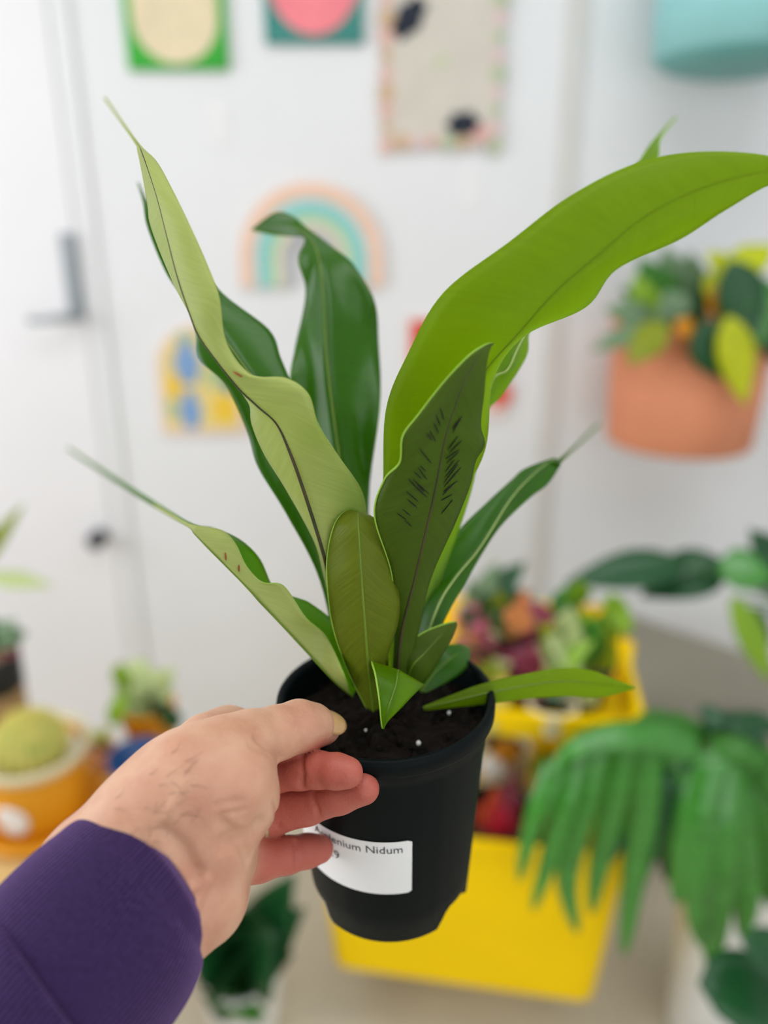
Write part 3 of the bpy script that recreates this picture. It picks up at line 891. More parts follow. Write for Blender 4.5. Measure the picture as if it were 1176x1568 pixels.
b.inputs['Roughness'].default_value = 0.95; b.inputs['Specular IOR Level'].default_value = 0.1
b.inputs['Sheen Weight'].default_value = 0.4; b.inputs['Sheen Tint'].default_value = rgb(190, 150, 220)
bp = nt.nodes.new('ShaderNodeBump'); bp.inputs['Strength'].default_value = 0.5; bp.inputs['Distance'].default_value = 0.0012
nt.links.new(mm.outputs[0], bp.inputs['Height']); nt.links.new(bp.outputs[0], b.inputs['Normal'])

def sleeve_tube(name, secs, parent, thick=0.0022, elbow=None):
    """secs: (top px, top py, bottom px, bottom py, depth, half-thickness in m)"""
    secs = catmull(np.array(secs, float), 6); secs[:, 4] = [AD(q - .004) for q in secs[:, 4]]; secs[:, 5] *= 1.04; n = 72; v = []; f = []; uvs = []
    cen = [ (W(s[0],s[1],s[4]) + W(s[2],s[3],s[4]))/2 for s in secs]
    L = 0
    for i, s in enumerate(secs):
        T, B = W(s[0],s[1],s[4]), W(s[2],s[3],s[4]); c = (T+B)/2
        w = (T-B)/2
        a = cen[min(i+1,len(cen)-1)] - cen[max(i-1,0)]; a /= np.linalg.norm(a)
        nrm = np.cross(w/np.linalg.norm(w), a); nrm /= np.linalg.norm(nrm)
        tcm = CAM - c; tcm /= np.linalg.norm(tcm); nrm = nrm*(1 if np.dot(nrm, tcm) > 0 else -1)
        nrm = 0.3*nrm + 0.7*tcm; nrm /= np.linalg.norm(nrm)
        if i: L += np.linalg.norm(cen[i]-cen[i-1])
        for k in range(n+1):
            t = 2*math.pi*k/n
            v.append(c + w*math.cos(t) + nrm*s[5]*math.sin(t)); uvs.append((k/n*3.0, L*10))
    for i in range(len(secs)-1):
        for k in range(n):
            q = i*(n+1)+k; f.append((q, q+1, q+n+2, q+n+1))
    if elbow is not None:                     # the sleeve runs on, out of view, to the bent elbow and the upper arm
        ring0 = np.array(v[:n+1]); c0 = ring0.mean(0); path = catmull(np.array([c0] + [np.array(e) for e in elbow]), 6)
        prev = list(range(n+1))
        for i, q in enumerate(path[1:]):
            t = (i+1)/(len(path)-1); sc = 1.0 + .25*t
            tg = path[min(i+2, len(path)-1)] - path[i]; tg /= np.linalg.norm(tg)
            t0 = c0 - cen[1]; t0 /= np.linalg.norm(t0)
            rot = Vector(t0).rotation_difference(Vector(tg)).to_matrix()
            k0 = len(v)
            for k in range(n+1):
                v.append(q + np.array(rot @ Vector(ring0[k]-c0))*sc); uvs.append((k/n*3.0, -2.5*t))
            for k in range(n): f.append((k0+k, k0+k+1, prev[k+1], prev[k]))
            prev = list(range(k0, k0+n+1))
        f.append(tuple(prev[:n]))
    o = mesh_obj(name, v, f, M_sleeve, parent, True, None, uvs); solid(o, thick, 0)
    return o
sleeve = sleeve_tube('sleeve', [
  (-190,1555,60,1845,.262,.052),(-110,1480,110,1770,.28,.050),(-55,1425,150,1700,.292,.047),(-30,1398,170,1666,.299,.0475),(-19,1388,179,1656,.302,.047),(-14,1386,181,1650,.303,.0435)], person, 0.003, [(-.25,.10,1.10),(-.33,-.06,1.06),(-.36,-.20,1.14),(-.34,-.26,1.28)])
cuff = sleeve_tube('cuff', [
  (-34,1404,166,1668,.298,.0395),(0,1362,194,1640,.305,.0405),(45,1318,238,1592,.318,.040),(85,1285,276,1540,.330,.0385),(110,1264,296,1502,.338,.037),(124,1255,304,1478,.343,.0355),(134,1253,303,1462,.346,.0335),(139,1257,299,1456,.347,.0315)], sleeve, 0.003)

# ------------------------------------------------------------------ pictures on the wall
def wallpt(px, py, y=WY): 
    q = atY(px, py, y); return q[0], q[2]
def arch_poly(w, h, n=20):
    """arch: straight legs, round head; origin bottom centre"""
    r = w/2; p_ = [(-r, 0), (r, 0)]
    for i in range(n+1):
        a = math.pi*i/n; p_.append((r*math.cos(a), h - r + r*math.sin(a)))
    return p_
def ell(cx, cy, rx, ry, n=28): return [(cx + rx*math.cos(2*math.pi*i/n), cy + ry*math.sin(2*math.pi*i/n)) for i in range(n)]
UX, UZ, UN = (1,0,0), (0,0,1), (0,-1,0)
def flat(poly, x, z_, th, y0, name, m, parent):
    return MB().prism(poly, (x, y0, z_), UX, UZ, UN, th).build(name, m, parent)
def pmat(n, c, v=0.1, sc=14): return mat('print_' + n, c, 0.75, v, sc, 0, 1, 0.2)

# green print with a cream rounded shape
x0, zb = wallpt(200, 108); x1, _ = wallpt(352, 108); w = x1-x0; xc = (x0+x1)/2
r_ = root('green_print', (xc, WY, zb), 'green print with a large cream rounded shape high on the wall', 'wall art')
bevel(flat([(-w/2,0),(w/2,0),(w/2,.34),(-w/2,.34)], xc, zb, 0.014, WY-0.001, 'panel', pmat('green', rgb(66,172,64)), r_), 0.002)
flat([(-w*.42,.30),(-w*.42,.10)] + [(w*.42*math.cos(math.pi+math.pi*i/16)+0, .10+.09*math.sin(math.pi+math.pi*i/16)) for i in range(1,16)] + [(w*.42,.10),(w*.42,.30),(0,.325)], xc, zb, 0.0015, WY-0.015, 'cream_shape', pmat('cream', rgb(232,216,182), 0.1, 30), r_)
# teal print with a pink disc
x0, zb = wallpt(408, 68); x1, _ = wallpt(557, 68); w = x1-x0; xc = (x0+x1)/2
r_ = root('teal_print', (xc, WY, zb), 'teal print with a big pink disc at the top of the photo', 'wall art')
bevel(flat([(-w/2,0),(w/2,0),(w/2,.30),(-w/2,.30)], xc, zb, 0.014, WY-0.001, 'panel', pmat('teal', rgb(70,140,132)), r_), 0.002)
flat(ell(0.0, .14, w*.475, .125), xc, zb, 0.0015, WY-0.015, 'pink_disc', pmat('pink', rgb(248,140,150), 0.12), r_)
# tall print with a scalloped flowery border and dark blooms
x0, zb = wallpt(584, 224); x1, _ = wallpt(764, 224); w = x1-x0; xc = (x0+x1)/2; hgt = wallpt(584, -60)[1]-zb
r_ = root('floral_print', (xc, WY, zb), 'greige panel with scalloped floral border and two dark blooms', 'wall art')
bevel(flat([(-w*.46,.01),(w*.46,.01),(w*.46,hgt),(-w*.46,hgt)], xc, zb, 0.012, WY-0.001, 'panel', pmat('greige', rgb(212,205,194), 0.06), r_), 0.002)
bcols = [pmat('border_pink', rgb(232,186,172)), pmat('border_green', rgb(190,200,168)), pmat('border_tan', rgb(214,180,144)), pmat('border_rose', rgb(226,200,198))]
spots = []
nside = 11
for i in range(nside):
    t = i/(nside-1)
    spots += [(-w*.46, hgt*t), (w*.46, hgt*t)]
for i in range(1, 7): spots += [(-w*.46 + w*.92*i/7, 0.008)]
for i, (sx, sz) in enumerate(spots):
    rr = 0.0155 + 0.003*math.sin(i*2.3)
    poly = [((rr*(1+0.18*math.cos(5*a)))*math.cos(a), (rr*(1+0.18*math.cos(5*a)))*math.sin(a)) for a in [2*math.pi*k/30 for k in range(30)]]
    MB().prism(poly, (xc+sx, WY-0.012, zb+sz), UX, UZ, UN, 0.003).build('border_flower', bcols[i % 4], r_)
Mbl = pmat('navy', rgb(44, 50, 62)); Mbr = pmat('blush', rgb(232,176,168))
def bloom(px, py, rx, rz, ang):
    bx, bz = wallpt(px, py); mb = MB()
    ca, sa = math.cos(ang), math.sin(ang)
    poly = []
    for k in range(36):
        a = 2*math.pi*k/36; q = 1+0.10*math.cos(6*a); X, Z = rx*q*math.cos(a), rz*q*math.sin(a)
        poly.append((X*ca-Z*sa, X*sa+Z*ca))
    mb.prism(poly, (bx, WY-0.013, bz), UX, UZ, UN, 0.004).build('dark_bloom', Mbl, r_)
bloom(626, 30, 0.027, 0.046, -0.7); bloom(708, 191, 0.037, 0.025, 0.1)
bx, bz = wallpt(735, 205); MB().prism(ell(0,0,.02,.015), (bx, WY-0.0125, bz), UX, UZ, UN, 0.003).build('blush_bloom', Mbr, r_)
bx, bz = wallpt(675, 95); MB().prism(ell(0,0,.02,.014), (bx, WY-0.0125, bz), UX, UZ, UN, 0.001).build('pale_leaf_print', pmat('sage', rgb(206,210,180)), r_)
# rainbow
x0, zb = wallpt(372, 438); x1, _ = wallpt(586, 438); xc = (x0+x1)/2; Rr = (x1-x0)/2; top = wallpt(478, 279)[1]
hr = top - zb
r_ = root('rainbow_hanging', (xc, WY, zb), 'wooden rainbow arch in peach, teal and mint on the wall', 'wall art')
bands = [(1.0,.80,(240,204,182),'peach'),(.79,.655,(162,214,216),'sky'),(.65,.53,(140,204,180),'mint'),(.525,.42,(226,222,186),'straw'),(.415,.27,(184,184,188),'ash')]
for ro, ri, c, nm in bands:
    po = [(Rr*ro*math.cos(math.pi*i/28), hr - Rr*(1-0) + Rr*ro*math.sin(math.pi*i/28)) for i in range(29)]
    pi_ = [(Rr*ri*math.cos(math.pi*i/28), hr - Rr + Rr*ri*math.sin(math.pi*i/28)) for i in range(29)]
    zo = 0.0
    po = [(Rr*ro, zo)] + po + [(-Rr*ro, zo)]; pi_ = [(Rr*ri, zo)] + pi_ + [(-Rr*ri, zo)]
    mb = MB(); n = len(po); o3 = lambda q, y: np.array([xc+q[0], y, zb+q[1]])
    v = [o3(q, WY-0.001) for q in po] + [o3(q, WY-0.001) for q in pi_] + [o3(q, WY-0.016) for q in po] + [o3(q, WY-0.016) for q in pi_]
    f = []
    for i in range(n-1):
        f += [(2*n+i, 2*n+i+1, 3*n+i+1, 3*n+i), (i, i+1, 2*n+i+1, 2*n+i), (n+i, 3*n+i, 3*n+i+1, n+i+1), (i, n+i, n+i+1, i+1)]
    f += [(0, 2*n, 3*n, n), (n-1, 2*n-1, 4*n-1, 3*n-1)]
    mb.add(v, f).build('band', pmat('rainbow_' + nm, rgb(*c), 0.05), r_)
# arched yellow print with blue vases
x0, zb = wallpt(250, 664); x1, _ = wallpt(378, 664); xc = (x0+x1)/2; w = x1-x0; hgt = wallpt(300, 496)[1]-zb
r_ = root('arched_vase_print', (xc, WY, zb), 'small arched yellow print with blue vase shapes near the left fronds', 'wall art')
bevel(flat(arch_poly(w, hgt), xc, zb, 0.010, WY-0.001, 'panel', pmat('blush_border', rgb(238,214,196), 0.05), r_), 0.002)
flat(arch_poly(w*.86, hgt-w*.14), xc, zb+w*.07, 0.0012, WY-0.011, 'field', pmat('straw_field', rgb(236,214,140), 0.12, 20, ), r_)
def vase(px, py, s, c, nm):
    bx, bz = wallpt(px, py)
    prof_ = [(.45,-1),(.62,-.6),(.8,-.2),(.78,.2),(.5,.55),(.35,.75),(.5,1)]
    poly = [(a_*s*.75, b_*s) for a_, b_ in prof_] + [(-a_*s*.75, b_*s) for a_, b_ in prof_[::-1]]
    MB().prism(poly, (bx, WY-0.0122, bz), UX, UZ, UN, 0.0012).build(nm, c, r_)
Mvb = pmat('vase_blue', rgb(132,166,208)); Mvy = pmat('vase_yellow', rgb(244,204,72)); Mvg = pmat('sage_patch', rgb(186,200,150)); Mvt = pmat('teal_patch', rgb(60,150,170))
vase(288, 553, 0.055, Mvb, 'blue_vase'); vase(293, 626, 0.05, Mvb, 'blue_vase')
for px, py, rx, rz, m in ((270,590,.025,.03,Mvy),(345,625,.034,.04,Mvy),(330,575,.03,.03,Mvg),(265,625,.014,.03,Mvg),(352,585,.016,.03,Mvt),(285,515,.03,.012,Mvg)):
    bx, bz = wallpt(px, py); MB().prism(ell(0,0,rx,rz,16), (bx, WY-0.0122, bz), UX, UZ, UN, 0.0006).build('colour_patch', m, r_)
# blush print with red corners, mostly hidden behind the big frond
x0, zb = wallpt(618, 640); x1, _ = wallpt(774, 640); xc = (x0+x1)/2; w = x1-x0; hgt = wallpt(600, 482)[1]-zb
r_ = root('red_print', (xc, WY, zb), 'blush and red print mostly hidden behind the big right frond', 'wall art')
bevel(flat([(-w/2,0),(w/2,0),(w/2,hgt),(-w/2,hgt)], xc, zb, 0.010, WY-0.001, 'panel', pmat('blush_panel', rgb(236,220,216), 0.04), r_), 0.002)
flat([(-w*.44,hgt*.55),(w*.3,hgt*.55),(w*.3,hgt*.95),(-w*.44,hgt*.95)], xc, zb, 0.0012, WY-0.011, 'red_block', pmat('red', rgb(224,70,46)), r_)
flat(ell(w*.42, hgt*.24, .035, .035), xc, zb, 0.0012, WY-0.011, 'coral_spot', pmat('coral', rgb(226,110,90)), r_)
# white price tags
for px, py, lab in ((335,188,'small white paper tag on the wall below the green print'),(720,288,'small white paper tag on the wall below the floral panel')):
    bx, bz = wallpt(px, py); 
    t_ = MB().prism([(-.022,-.042),(.022,-.042),(.022,.034),(.012,.042),(-.012,.042),(-.022,.034)], (bx, WY-0.0005, bz), UX, UZ, UN, 0.002).build('paper_tag', M_paper, None, False)
    tag(t_, lab, 'tag', 'paper tags on the wall')

# ------------------------------------------------------------------ generic potted plants
def leaf(parent, base, dirv, length, width, m, droop=0.8, fold=0.15, nrm=None, name='leaf', n=9, cs=2, shape='oval', th=0.0008, stem=0.0):
    """blade springing from base along dirv, bending down by droop (rad) over its length"""
    base = np.array(base, float); d = np.array(dirv, float); d /= np.linalg.norm(d)
    up = np.array(nrm if nrm is not None else (0,0,1.0), float)
    side = np.cross(d, up)
    if np.linalg.norm(side) < 1e-3: side = np.cross(d, np.array([0,1.0,0]))
    side /= np.linalg.norm(side)
    p_ = base.copy(); step = length/(n-1); pts = []; uvs = []
    for i in range(n):
        t = i/(n-1)
        if shape == 'oval': w = math.sin(math.pi*min(1, (t*0.96+0.02)**0.75))
        elif shape == 'heart': w = (1-t)**0.62*min(1, (t+0.02)*9)**0.5*1.05
        elif shape == 'round': w = math.sqrt(max(0, 1-(2*t-1)**2))
        else: w = min(1, t*6+.15)*(1-t)**0.45
        w = max(w, 0.02)*width/2
        nn = np.cross(side, d); nn /= np.linalg.norm(nn)
        for j in range(-cs, cs+1):
            u = j/cs
            pts.append(p_ + side*w*u + nn*(abs(u)*w*fold*2)); uvs.append((u, t*length))
        p_ = p_ + d*step
        a = droop/(n-1); c, s_ = math.cos(a), math.sin(a)
        d = d*c - nn*s_*(1 if nn[2] >= 0 else -1); d /= np.linalg.norm(d)
    f = []; wd = 2*cs+1
    for i in range(n-1):
        for j in range(wd-1):
            q = i*wd+j; f.append((q, q+1, q+wd+1, q+wd))
    o = mesh_obj(name, pts, f, m, parent, True, None, uvs); solid(o, th, 0)
    return o
def stem(parent, pts, r, m, name='stem'):
    P = catmull(np.array(pts, float), 4)
    return MB().tube(list(P), [r*(1-.4*i/(len(P)-1)) for i in range(len(P))], 6).build(name, m, parent, True)
def pot_mesh(parent, c, r_top, r_bot, h, m, rim=0.012, name='pot', soil_m=None, inner=True):
    """c = base centre; open pot with a rolled rim and soil"""
    t = 0.007
    prof = [(0, 0), (r_bot*.96, 0), (r_bot, 0.006), (r_bot + (r_top-r_bot)*.5, h*.5), (r_top*.985, h-rim*1.6), (r_top*1.01, h-rim*1.5), (r_top*1.03, h-rim*.5), (r_top*1.02, h-.001), (r_top-t*.3, h), (r_top-t, h-.004), (r_top-t*1.2, h-rim*2)]
    o = MB().lathe(prof, c, 40).build(name, m, parent, True)
    so = MB().lathe([(0, h-rim*1.4), ((r_top-t)*.5, h-rim*1.25), (r_top-t*.9, h-rim*1.6)], c, 24).build('soil', soil_m or M_soil, parent, True)
    return o

# ------------------------------------------------------------------ yellow trolley on the right
YAW = math.radians(-9)
fr = atZ(985, 1108, 0.80)
Xl = np.array([math.cos(YAW), math.sin(YAW), 0]); Yl = np.array([-math.sin(YAW), math.cos(YAW), 0])
CW, CD = 0.51, 0.385
cc = fr - Xl*CW/2 + Yl*CD/2; cc[2] = 0
def CL(x, y, z_): return cc + Xl*x + Yl*y + np.array([0,0,z_])
cart = root('trolley', tuple(cc), 'bright yellow metal trolley with two bins full of plants', 'trolley')
def tray(w, d, wb, db, z0, z1, name, lip):
    mb = MB(); t = 0.004
    def rect(w_, d_, z_, n=5, r=0.03):
        o_ = []
        for sx, sy, a0 in ((1,-1,-90),(1,1,0),(-1,1,90),(-1,-1,180)):
            for k in range(n+1):
                a = math.radians(a0 + 90*k/n)
                o_.append(CL(sx*(w_/2-r)+r*math.cos(a), sy*(d_/2-r)+r*math.sin(a), z_))
        return o_
    rings = [rect(wb-.06, db-.06, z0), rect(wb, db, z0+.004), rect(wb+(w-wb)*.12, db+(d-db)*.12, z0+(z1-z0)*.12), rect(w, d, z1-.012), rect(w+2*lip, d+2*lip, z1-.012), rect(w+2*lip, d+2*lip, z1), rect(w-2*t-.004, d-2*t-.004, z1), rect(w-2*t, d-2*t, z1-.012), rect(wb-2*t, db-2*t, z0+.010), rect(wb-.06, db-.06, z0+.008)]
    n = len(rings[0]); v = [p_ for r_ in rings for p_ in r_]; f = []
    for j in range(len(rings)-1):
        for i in range(n):
            k = (i+1) % n; f.append((j*n+i, j*n+k, (j+1)*n+k, (j+1)*n+i))
    f.append(tuple(range(n))[::-1]); f.append(tuple((len(rings)-1)*n+i for i in range(n)))
    return mb.add(v, f).build(name, M_yellow, cart)
tray(CW, CD, CW-.02, CD-.02, 0.745, 0.80, 'upper_tray', 0.006)
tray(CW+.02, CD, CW-.03, CD-.03, 0.195, 0.545, 'lower_bin', 0.008)
for sx in (-1, 1):
    MB().tube([CL(sx*(CW/2+.012), .06, 0.50), CL(sx*(CW/2+.012), .06, 0.80)], 0.010, 10).build('post', M_yellow, cart, True)
    for sy in (.02, .14): MB().tube([CL(sx*(CW/2-.10), sy, 0.04), CL(sx*(CW/2-.10), sy, 0.21)], 0.010, 10).build('leg', M_yellow, cart, True)
for sx in (-1, 1):
    for sy in (.02, .14):
        MB().lathe([(0,-.012),(.024,-.012),(.027,-.006),(.027,.006),(.024,.012),(0,.012)], CL(sx*(CW/2-.10), sy, 0.028), 18, Matrix.Rotation(math.radians(90), 4, 'Y')).build('caster', M_dark, cart, True)

def pix_leaf(parent, bx, by, tx, ty, Yp, width_px, m, dY=0.0, **kw):
    """a leaf whose foot and tip are seen at the given places, standing at distance Yp"""
    b_ = atY(bx, by, Yp); t_ = atY(tx, ty, Yp + dY)
    L = np.linalg.norm(t_-b_); w = width_px*depth_of(b_)/FPX
    kw.setdefault('droop', 0.25); kw.setdefault('fold', 0.08)
    to_cam = CAM - b_; to_cam /= np.linalg.norm(to_cam)
    nrm = kw.pop('nrm', to_cam*0.75 + np.array([0,0,0.6]))
    return leaf(parent, b_, t_-b_, L*1.02, w, m, nrm=nrm, **kw)

def cluster(o, foot, px, py, rx, ry, n, Y, mats, wpx, sd, dYr=0.05, up=0.35):
    r = np.random.default_rng(sd)
    for k in range(n):
        a = r.uniform(0, 2*math.pi); q = math.sqrt(r.uniform(0.05, 1))
        tx, ty = px + rx*q*math.cos(a), py + ry*q*math.sin(a)
        Yk = Y + dYr*(0.5 - k/n)
        L = wpx*r.uniform(1.1, 1.7)
        ang = math.atan2(ty-(py+ry*1.2), tx-px) + r.normal(0, .35)
        bx, by = tx - L*math.cos(ang), ty - L*math.sin(ang)
        p0 = atY(bx, by, Yk)
        stem(o, [foot, (np.array(foot)+p0)/2, p0], .0025, LM_green)
        pix_leaf(o, bx, by, tx, ty, Yk, wpx*r.uniform(.8, 1.15), mats[k % len(mats)], dY=r.uniform(-.03, .02))
# plants standing in the upper tray (their pots rest on its floor, z = 0.753)
ZT_ = 0.754
def tray_pot(px, py_base, Y, r, h, m, label, cat, name, zbase=ZT_):
    b_ = atY(px, py_base, Y); c = np.array([b_[0], Y, zbase])
    o = root(name, tuple(c), label, cat)
    pot_mesh(o, c, r, r*.75, h, m)
    return o, c + np.array([0,0,h])
o, c = tray_pot(775, 1075, 1.16, 0.052, 0.085, M_cream, 'pink, peach and maroon leaved plant in the upper trolley tray', 'potted plant', 'pink_caladium')
cluster(o, c, 768, 960, 80, 66, 32, 1.13, [LM_pink, LM_maroon, LM_peach, LM_pink, LM_olive, LM_maroon, LM_peach, LM_dark], 40, 3)
cluster(o, c, 815, 1000, 26, 40, 5, 1.09, [LM_maroon, LM_pink], 36, 4)
cluster(o, c, 803, 920, 18, 24, 4, 1.09, [LM_peach, LM_peach, LM_maroon], 40, 5)
o, c = tray_pot(885, 1072, 1.13, 0.055, 0.085, M_dark, 'lime green mottled plant in a dark pot in the upper trolley tray', 'potted plant', 'lime_pothos')
cluster(o, c, 888, 975, 64, 56, 34, 1.09, [LM_lime, LM_pale, LM_olive, LM_lime, LM_pale, LM_green], 46, 8)
cluster(o, c, 868, 905, 26, 30, 4, 1.12, [LM_green, LM_lime], 40, 9)
cluster(o, c, 936, 925, 14, 24, 3, 1.08, [LM_lime], 42, 10)
o, c = tray_pot(735, 1010, 1.27, 0.045, 0.095, M_greyc, 'dark leaved plant in a pale grey pot at the back of the trolley', 'potted plant', 'dark_leaf_plant')
for (bx,by,tx,ty,w_,m) in ((745,925,800,860,44,LM_dark),(735,925,760,862,34,LM_blueg),(745,930,815,905,38,LM_dark),(730,930,720,890,30,LM_blueg)):
    stem(o, [c, atY(bx,by,1.25)], 0.003, LM_green); pix_leaf(o, bx, by, tx, ty, 1.25, w_, m)
o, c = tray_pot(750, 1068, 1.06, 0.036, 0.075, mat('lemon_ceramic', rgb(226,208,96), .5, .1), 'small lemon yellow pot with a seedling at the front of the trolley', 'potted plant', 'lemon_pot')
for k in range(5):
    a = k*1.3; leaf(o, c, (math.cos(a)*.5, math.sin(a)*.5, 1), 0.045, 0.018, LM_olive, 0.6)
o, c = tray_pot(845, 1090, 1.05, 0.04, 0.05, M_cream, 'small cream bowl of succulents behind the trolley rim', 'potted plant', 'cream_bowl')
for k in range(8):
    a = k*0.785; leaf(o, c, (math.cos(a), math.sin(a), .8), 0.03, 0.016, LM_blueg, 0.3)
# plants standing in the lower bin (floor z = 0.225)
ZB_ = 0.206
def bin_pot(px, Y, r, h, m, label, name, py=1290):
    b_ = atY(px, py, Y); c = np.array([b_[0], Y, ZB_]); o = root(name, tuple(c), label, 'potted plant')
    pot_mesh(o, c, r, r*.8, h, m); return o, c + np.array([0,0,h])
o, c = bin_pot(762, 1.14, 0.07, 0.31, M_dark, 'crimson and coral leaved plant in the lower trolley bin', 'crimson_plant')
for k, (tx,ty,w_,m) in enumerate(((735,1235,40,LM_coral),(760,1195,38,LM_coral),(790,1225,42,LM_red),(745,1270,44,LM_red),(775,1262,50,LM_red),(800,1255,30,LM_maroon),(785,1180,26,LM_maroon),(765,1235,44,LM_red))):
    b_ = atY(764, 1290, 1.12); stem(o, [c, b_], 0.003, LM_maroon); pix_leaf(o, 764+(k-4)*3, 1288, tx, ty, 1.11-0.004*k, w_, m)
o, c = bin_pot(852, 1.20, 0.06, 0.30, M_peach, 'olive leaved plant in a peach pot in the lower trolley bin', 'olive_plant')
for tx,ty,w_,m in ((850,1145,60,LM_olive),(885,1150,46,LM_olive),(822,1165,44,LM_lime),(868,1165,40,LM_green),(835,1150,40,LM_green),(880,1185,50,LM_green),(825,1190,44,LM_olive)):
    stem(o, [c, atY(852,1255,1.18)], 0.003, LM_green); pix_leaf(o, 852, 1250, tx, ty, 1.18, w_, m)
o, c = bin_pot(765, 1.27, 0.05, 0.36, M_cream, 'plant with a white bloom and yellow bloom in the lower trolley bin', 'blossom_plant')
for px, py, rr, m in ((754,1172,.022,M_white),(776,1150,.024,LM_orange)):
    q = atY(px, py, 1.16); stem(o, [c, (c+q)/2 + np.array([0,0,.03]), q], 0.0025, LM_green)
    hd = MB()
    for k in range(10):
        a = 2*math.pi*k/10
        hd.ball(q + np.array([math.cos(a)*rr*.6, -0.004*(k%2), math.sin(a)*rr*.6]), (rr*.5, rr*.3, rr*.5), 8, 6)
    hd.ball(q, (rr*.7, rr*.6, rr*.7), 10, 8); hd.build('bloom', m, o, True)

# ------------------------------------------------------------------ pots mounted on the right of the wall
tc_ = atY(1060, 515, 1.80)
rT = 0.5*(1175-930)*depth_of(tc_)/FPX*0.97
zlow = atY(1052, 706, 1.80 - rT*.9)[2]
c = np.array([tc_[0], WY-0.012-rT*1.04, zlow])
ter = root('terracotta_wall_pot', tuple(c), 'terracotta wall pot overflowing with green and chartreuse leaves', 'potted plant')
hT = atY(1052, 507, c[1]-rT)[2] - zlow
pot_mesh(ter, c, rT, rT*.93, hT, M_terra, rim=0.008)
bevel(MB().box((c[0]-.03, c[1]+rT*.8, c[2]+hT*.5), (c[0]+.03, WY, c[2]+hT*.7)).build('bracket', M_handle, ter), .002)
top = c + np.array([0,0,hT])
Yf = c[1]-rT
LL = [ # foot, tip, width, material, distance
 (1010,500,905,530,34,LM_blueg,Yf+.06),(1000,490,930,470,40,LM_blueg,Yf+.1),(1020,495,960,555,46,LM_olive,Yf-.01),(1000,500,975,420,40,LM_lime,Yf+.12),
 (1030,490,985,395,54,LM_green,Yf+.18),(1050,490,1020,380,60,LM_blueg,Yf+.24),(1060,490,1055,385,50,LM_blueg,Yf+.2),(1040,495,1022,445,50,LM_blueg,Yf+.04),
 (1065,500,1050,455,34,LM_dark,Yf+.06),(1110,480,1092,440,36,LM_orange,Yf+.01),(1060,510,1035,492,30,LM_orange,Yf-.012),(1080,495,1105,580,62,LM_dark,Yf-.02),
 (1095,470,1140,395,58,LM_chart,Yf+.05),(1120,420,1085,385,30,LM_chart,Yf+.04),(1120,420,1185,372,48,LM_chart,Yf+.02),(1115,485,1140,618,46,LM_chart,Yf-.035),
 (1120,400,1150,520,60,LM_dark,Yf-.02),(1150,420,1165,530,56,LM_gloss,Yf-.01),(1140,480,1180,440,50,LM_olive,Yf+.03),(1085,480,1075,420,40,LM_dark,Yf+.10),
 (1160,430,1190,560,50,LM_dark,Yf+.02),(1070,500,1088,555,40,LM_dark,Yf-.015),(1130,440,1120,500,40,LM_green,Yf-.01),(1010,480,955,440,36,LM_green,Yf+.14)]
for bx,by,tx,ty,w_,m,Yq in LL:
    q = atY(bx, by, Yq)
    s0 = np.array([top[0]+(q[0]-top[0])*.6, max(top[1]-rT*.7, min(top[1]+rT*.7, q[1])), top[2]-.012])
    stem(ter, [s0, (s0+q)/2+np.array([0,0,.012]), q], 0.0035, LM_green)
    pix_leaf(ter, bx, by, tx, ty, Yq, w_*1.25, m)
# teal one at the top
tt = atY(1142, 60, 1.80); rA = 132*depth_of(tt)/FPX
c = np.array([tt[0], WY-.012-rA, atY(1142, 98, 1.80-rA*.5)[2]])
tl = root('teal_wall_pot', tuple(c), 'pale teal wall pot with a darker rounded base, top right', 'pot')
zk = atY(1142, 60, c[1]-rA)[2] - c[2]
MB().lathe([(0,0),(rA*.45,0),(rA*.66,zk*.12),(rA*.84,zk*.42),(rA*.93,zk*.75),(rA*.95,zk)], c, 48).build('base', M_tealD, tl, True)
MB().lathe([(rA*.95,zk),(rA,zk+.003),(rA*1.02,zk+.12),(rA*1.03,zk+.26),(rA*1.0,zk+.262),(rA*.98,zk+.255),(rA*.95,zk+.2)], c, 48).build('body', M_teal, tl, True)
MB().lathe([(0,zk+.21),(rA*.96,zk+.205)], c, 32).build('soil', M_soil, tl, True)
MB().box((c[0]-.03, c[1]+rA*.8, c[2]+zk+.08), (c[0]+.03, WY, c[2]+zk+.13)).build('bracket', M_handle, tl)
for k in range(12):
    a = k*2*math.pi/12; leaf(tl, c+np.array([math.cos(a)*rA*.4, math.sin(a)*rA*.4, zk+.2]), (math.cos(a)*.5, math.sin(a)*.5, 1.2), .16, .06, LM_green, .9)

# ------------------------------------------------------------------ grey bench and the big plants on the right
zg = 0.50
A_, B_ = atZ(965, 940, zg), atZ(1130, 995, zg)
e1 = B_-A_; e1[2] = 0; e1 /= np.linalg.norm(e1); e2 = np.array([e1[1], -e1[0], 0]); 
if e2[1] > 0: e2 = -e2
Lb, Db = 0.95, 0.42
bench = root('low_bench', tuple(np.array([*(A_ + e1*Lb/2 + e2*Db/2)[:2], 0])), 'low grey bench standing at an angle behind the big split leaf plant', 'bench')
def BL(u, w_, z_): q = A_ + e1*u + e2*w_; return np.array([q[0], q[1], z_])
v = [BL(0,0,zg-.04),BL(Lb,0,zg-.04),BL(Lb,Db,zg-.04),BL(0,Db,zg-.04),BL(0,0,zg),BL(Lb,0,zg),BL(Lb,Db,zg),BL(0,Db,zg)]
bevel(MB().add(v, [(0,3,2,1),(4,5,6,7),(0,1,5,4),(1,2,6,5),(2,3,7,6),(3,0,4,7)][::1]).build('top', M_grey, bench), .004)
for u, w_ in ((.04,.04),(Lb-.04,.04),(Lb-.04,Db-.04),(.04,Db-.04)):
    q = BL(u, w_, 0); MB().box((q[0]-.02,q[1]-.02,0),(q[0]+.02,q[1]+.02,zg-.04)).build('leg', M_grey, bench)
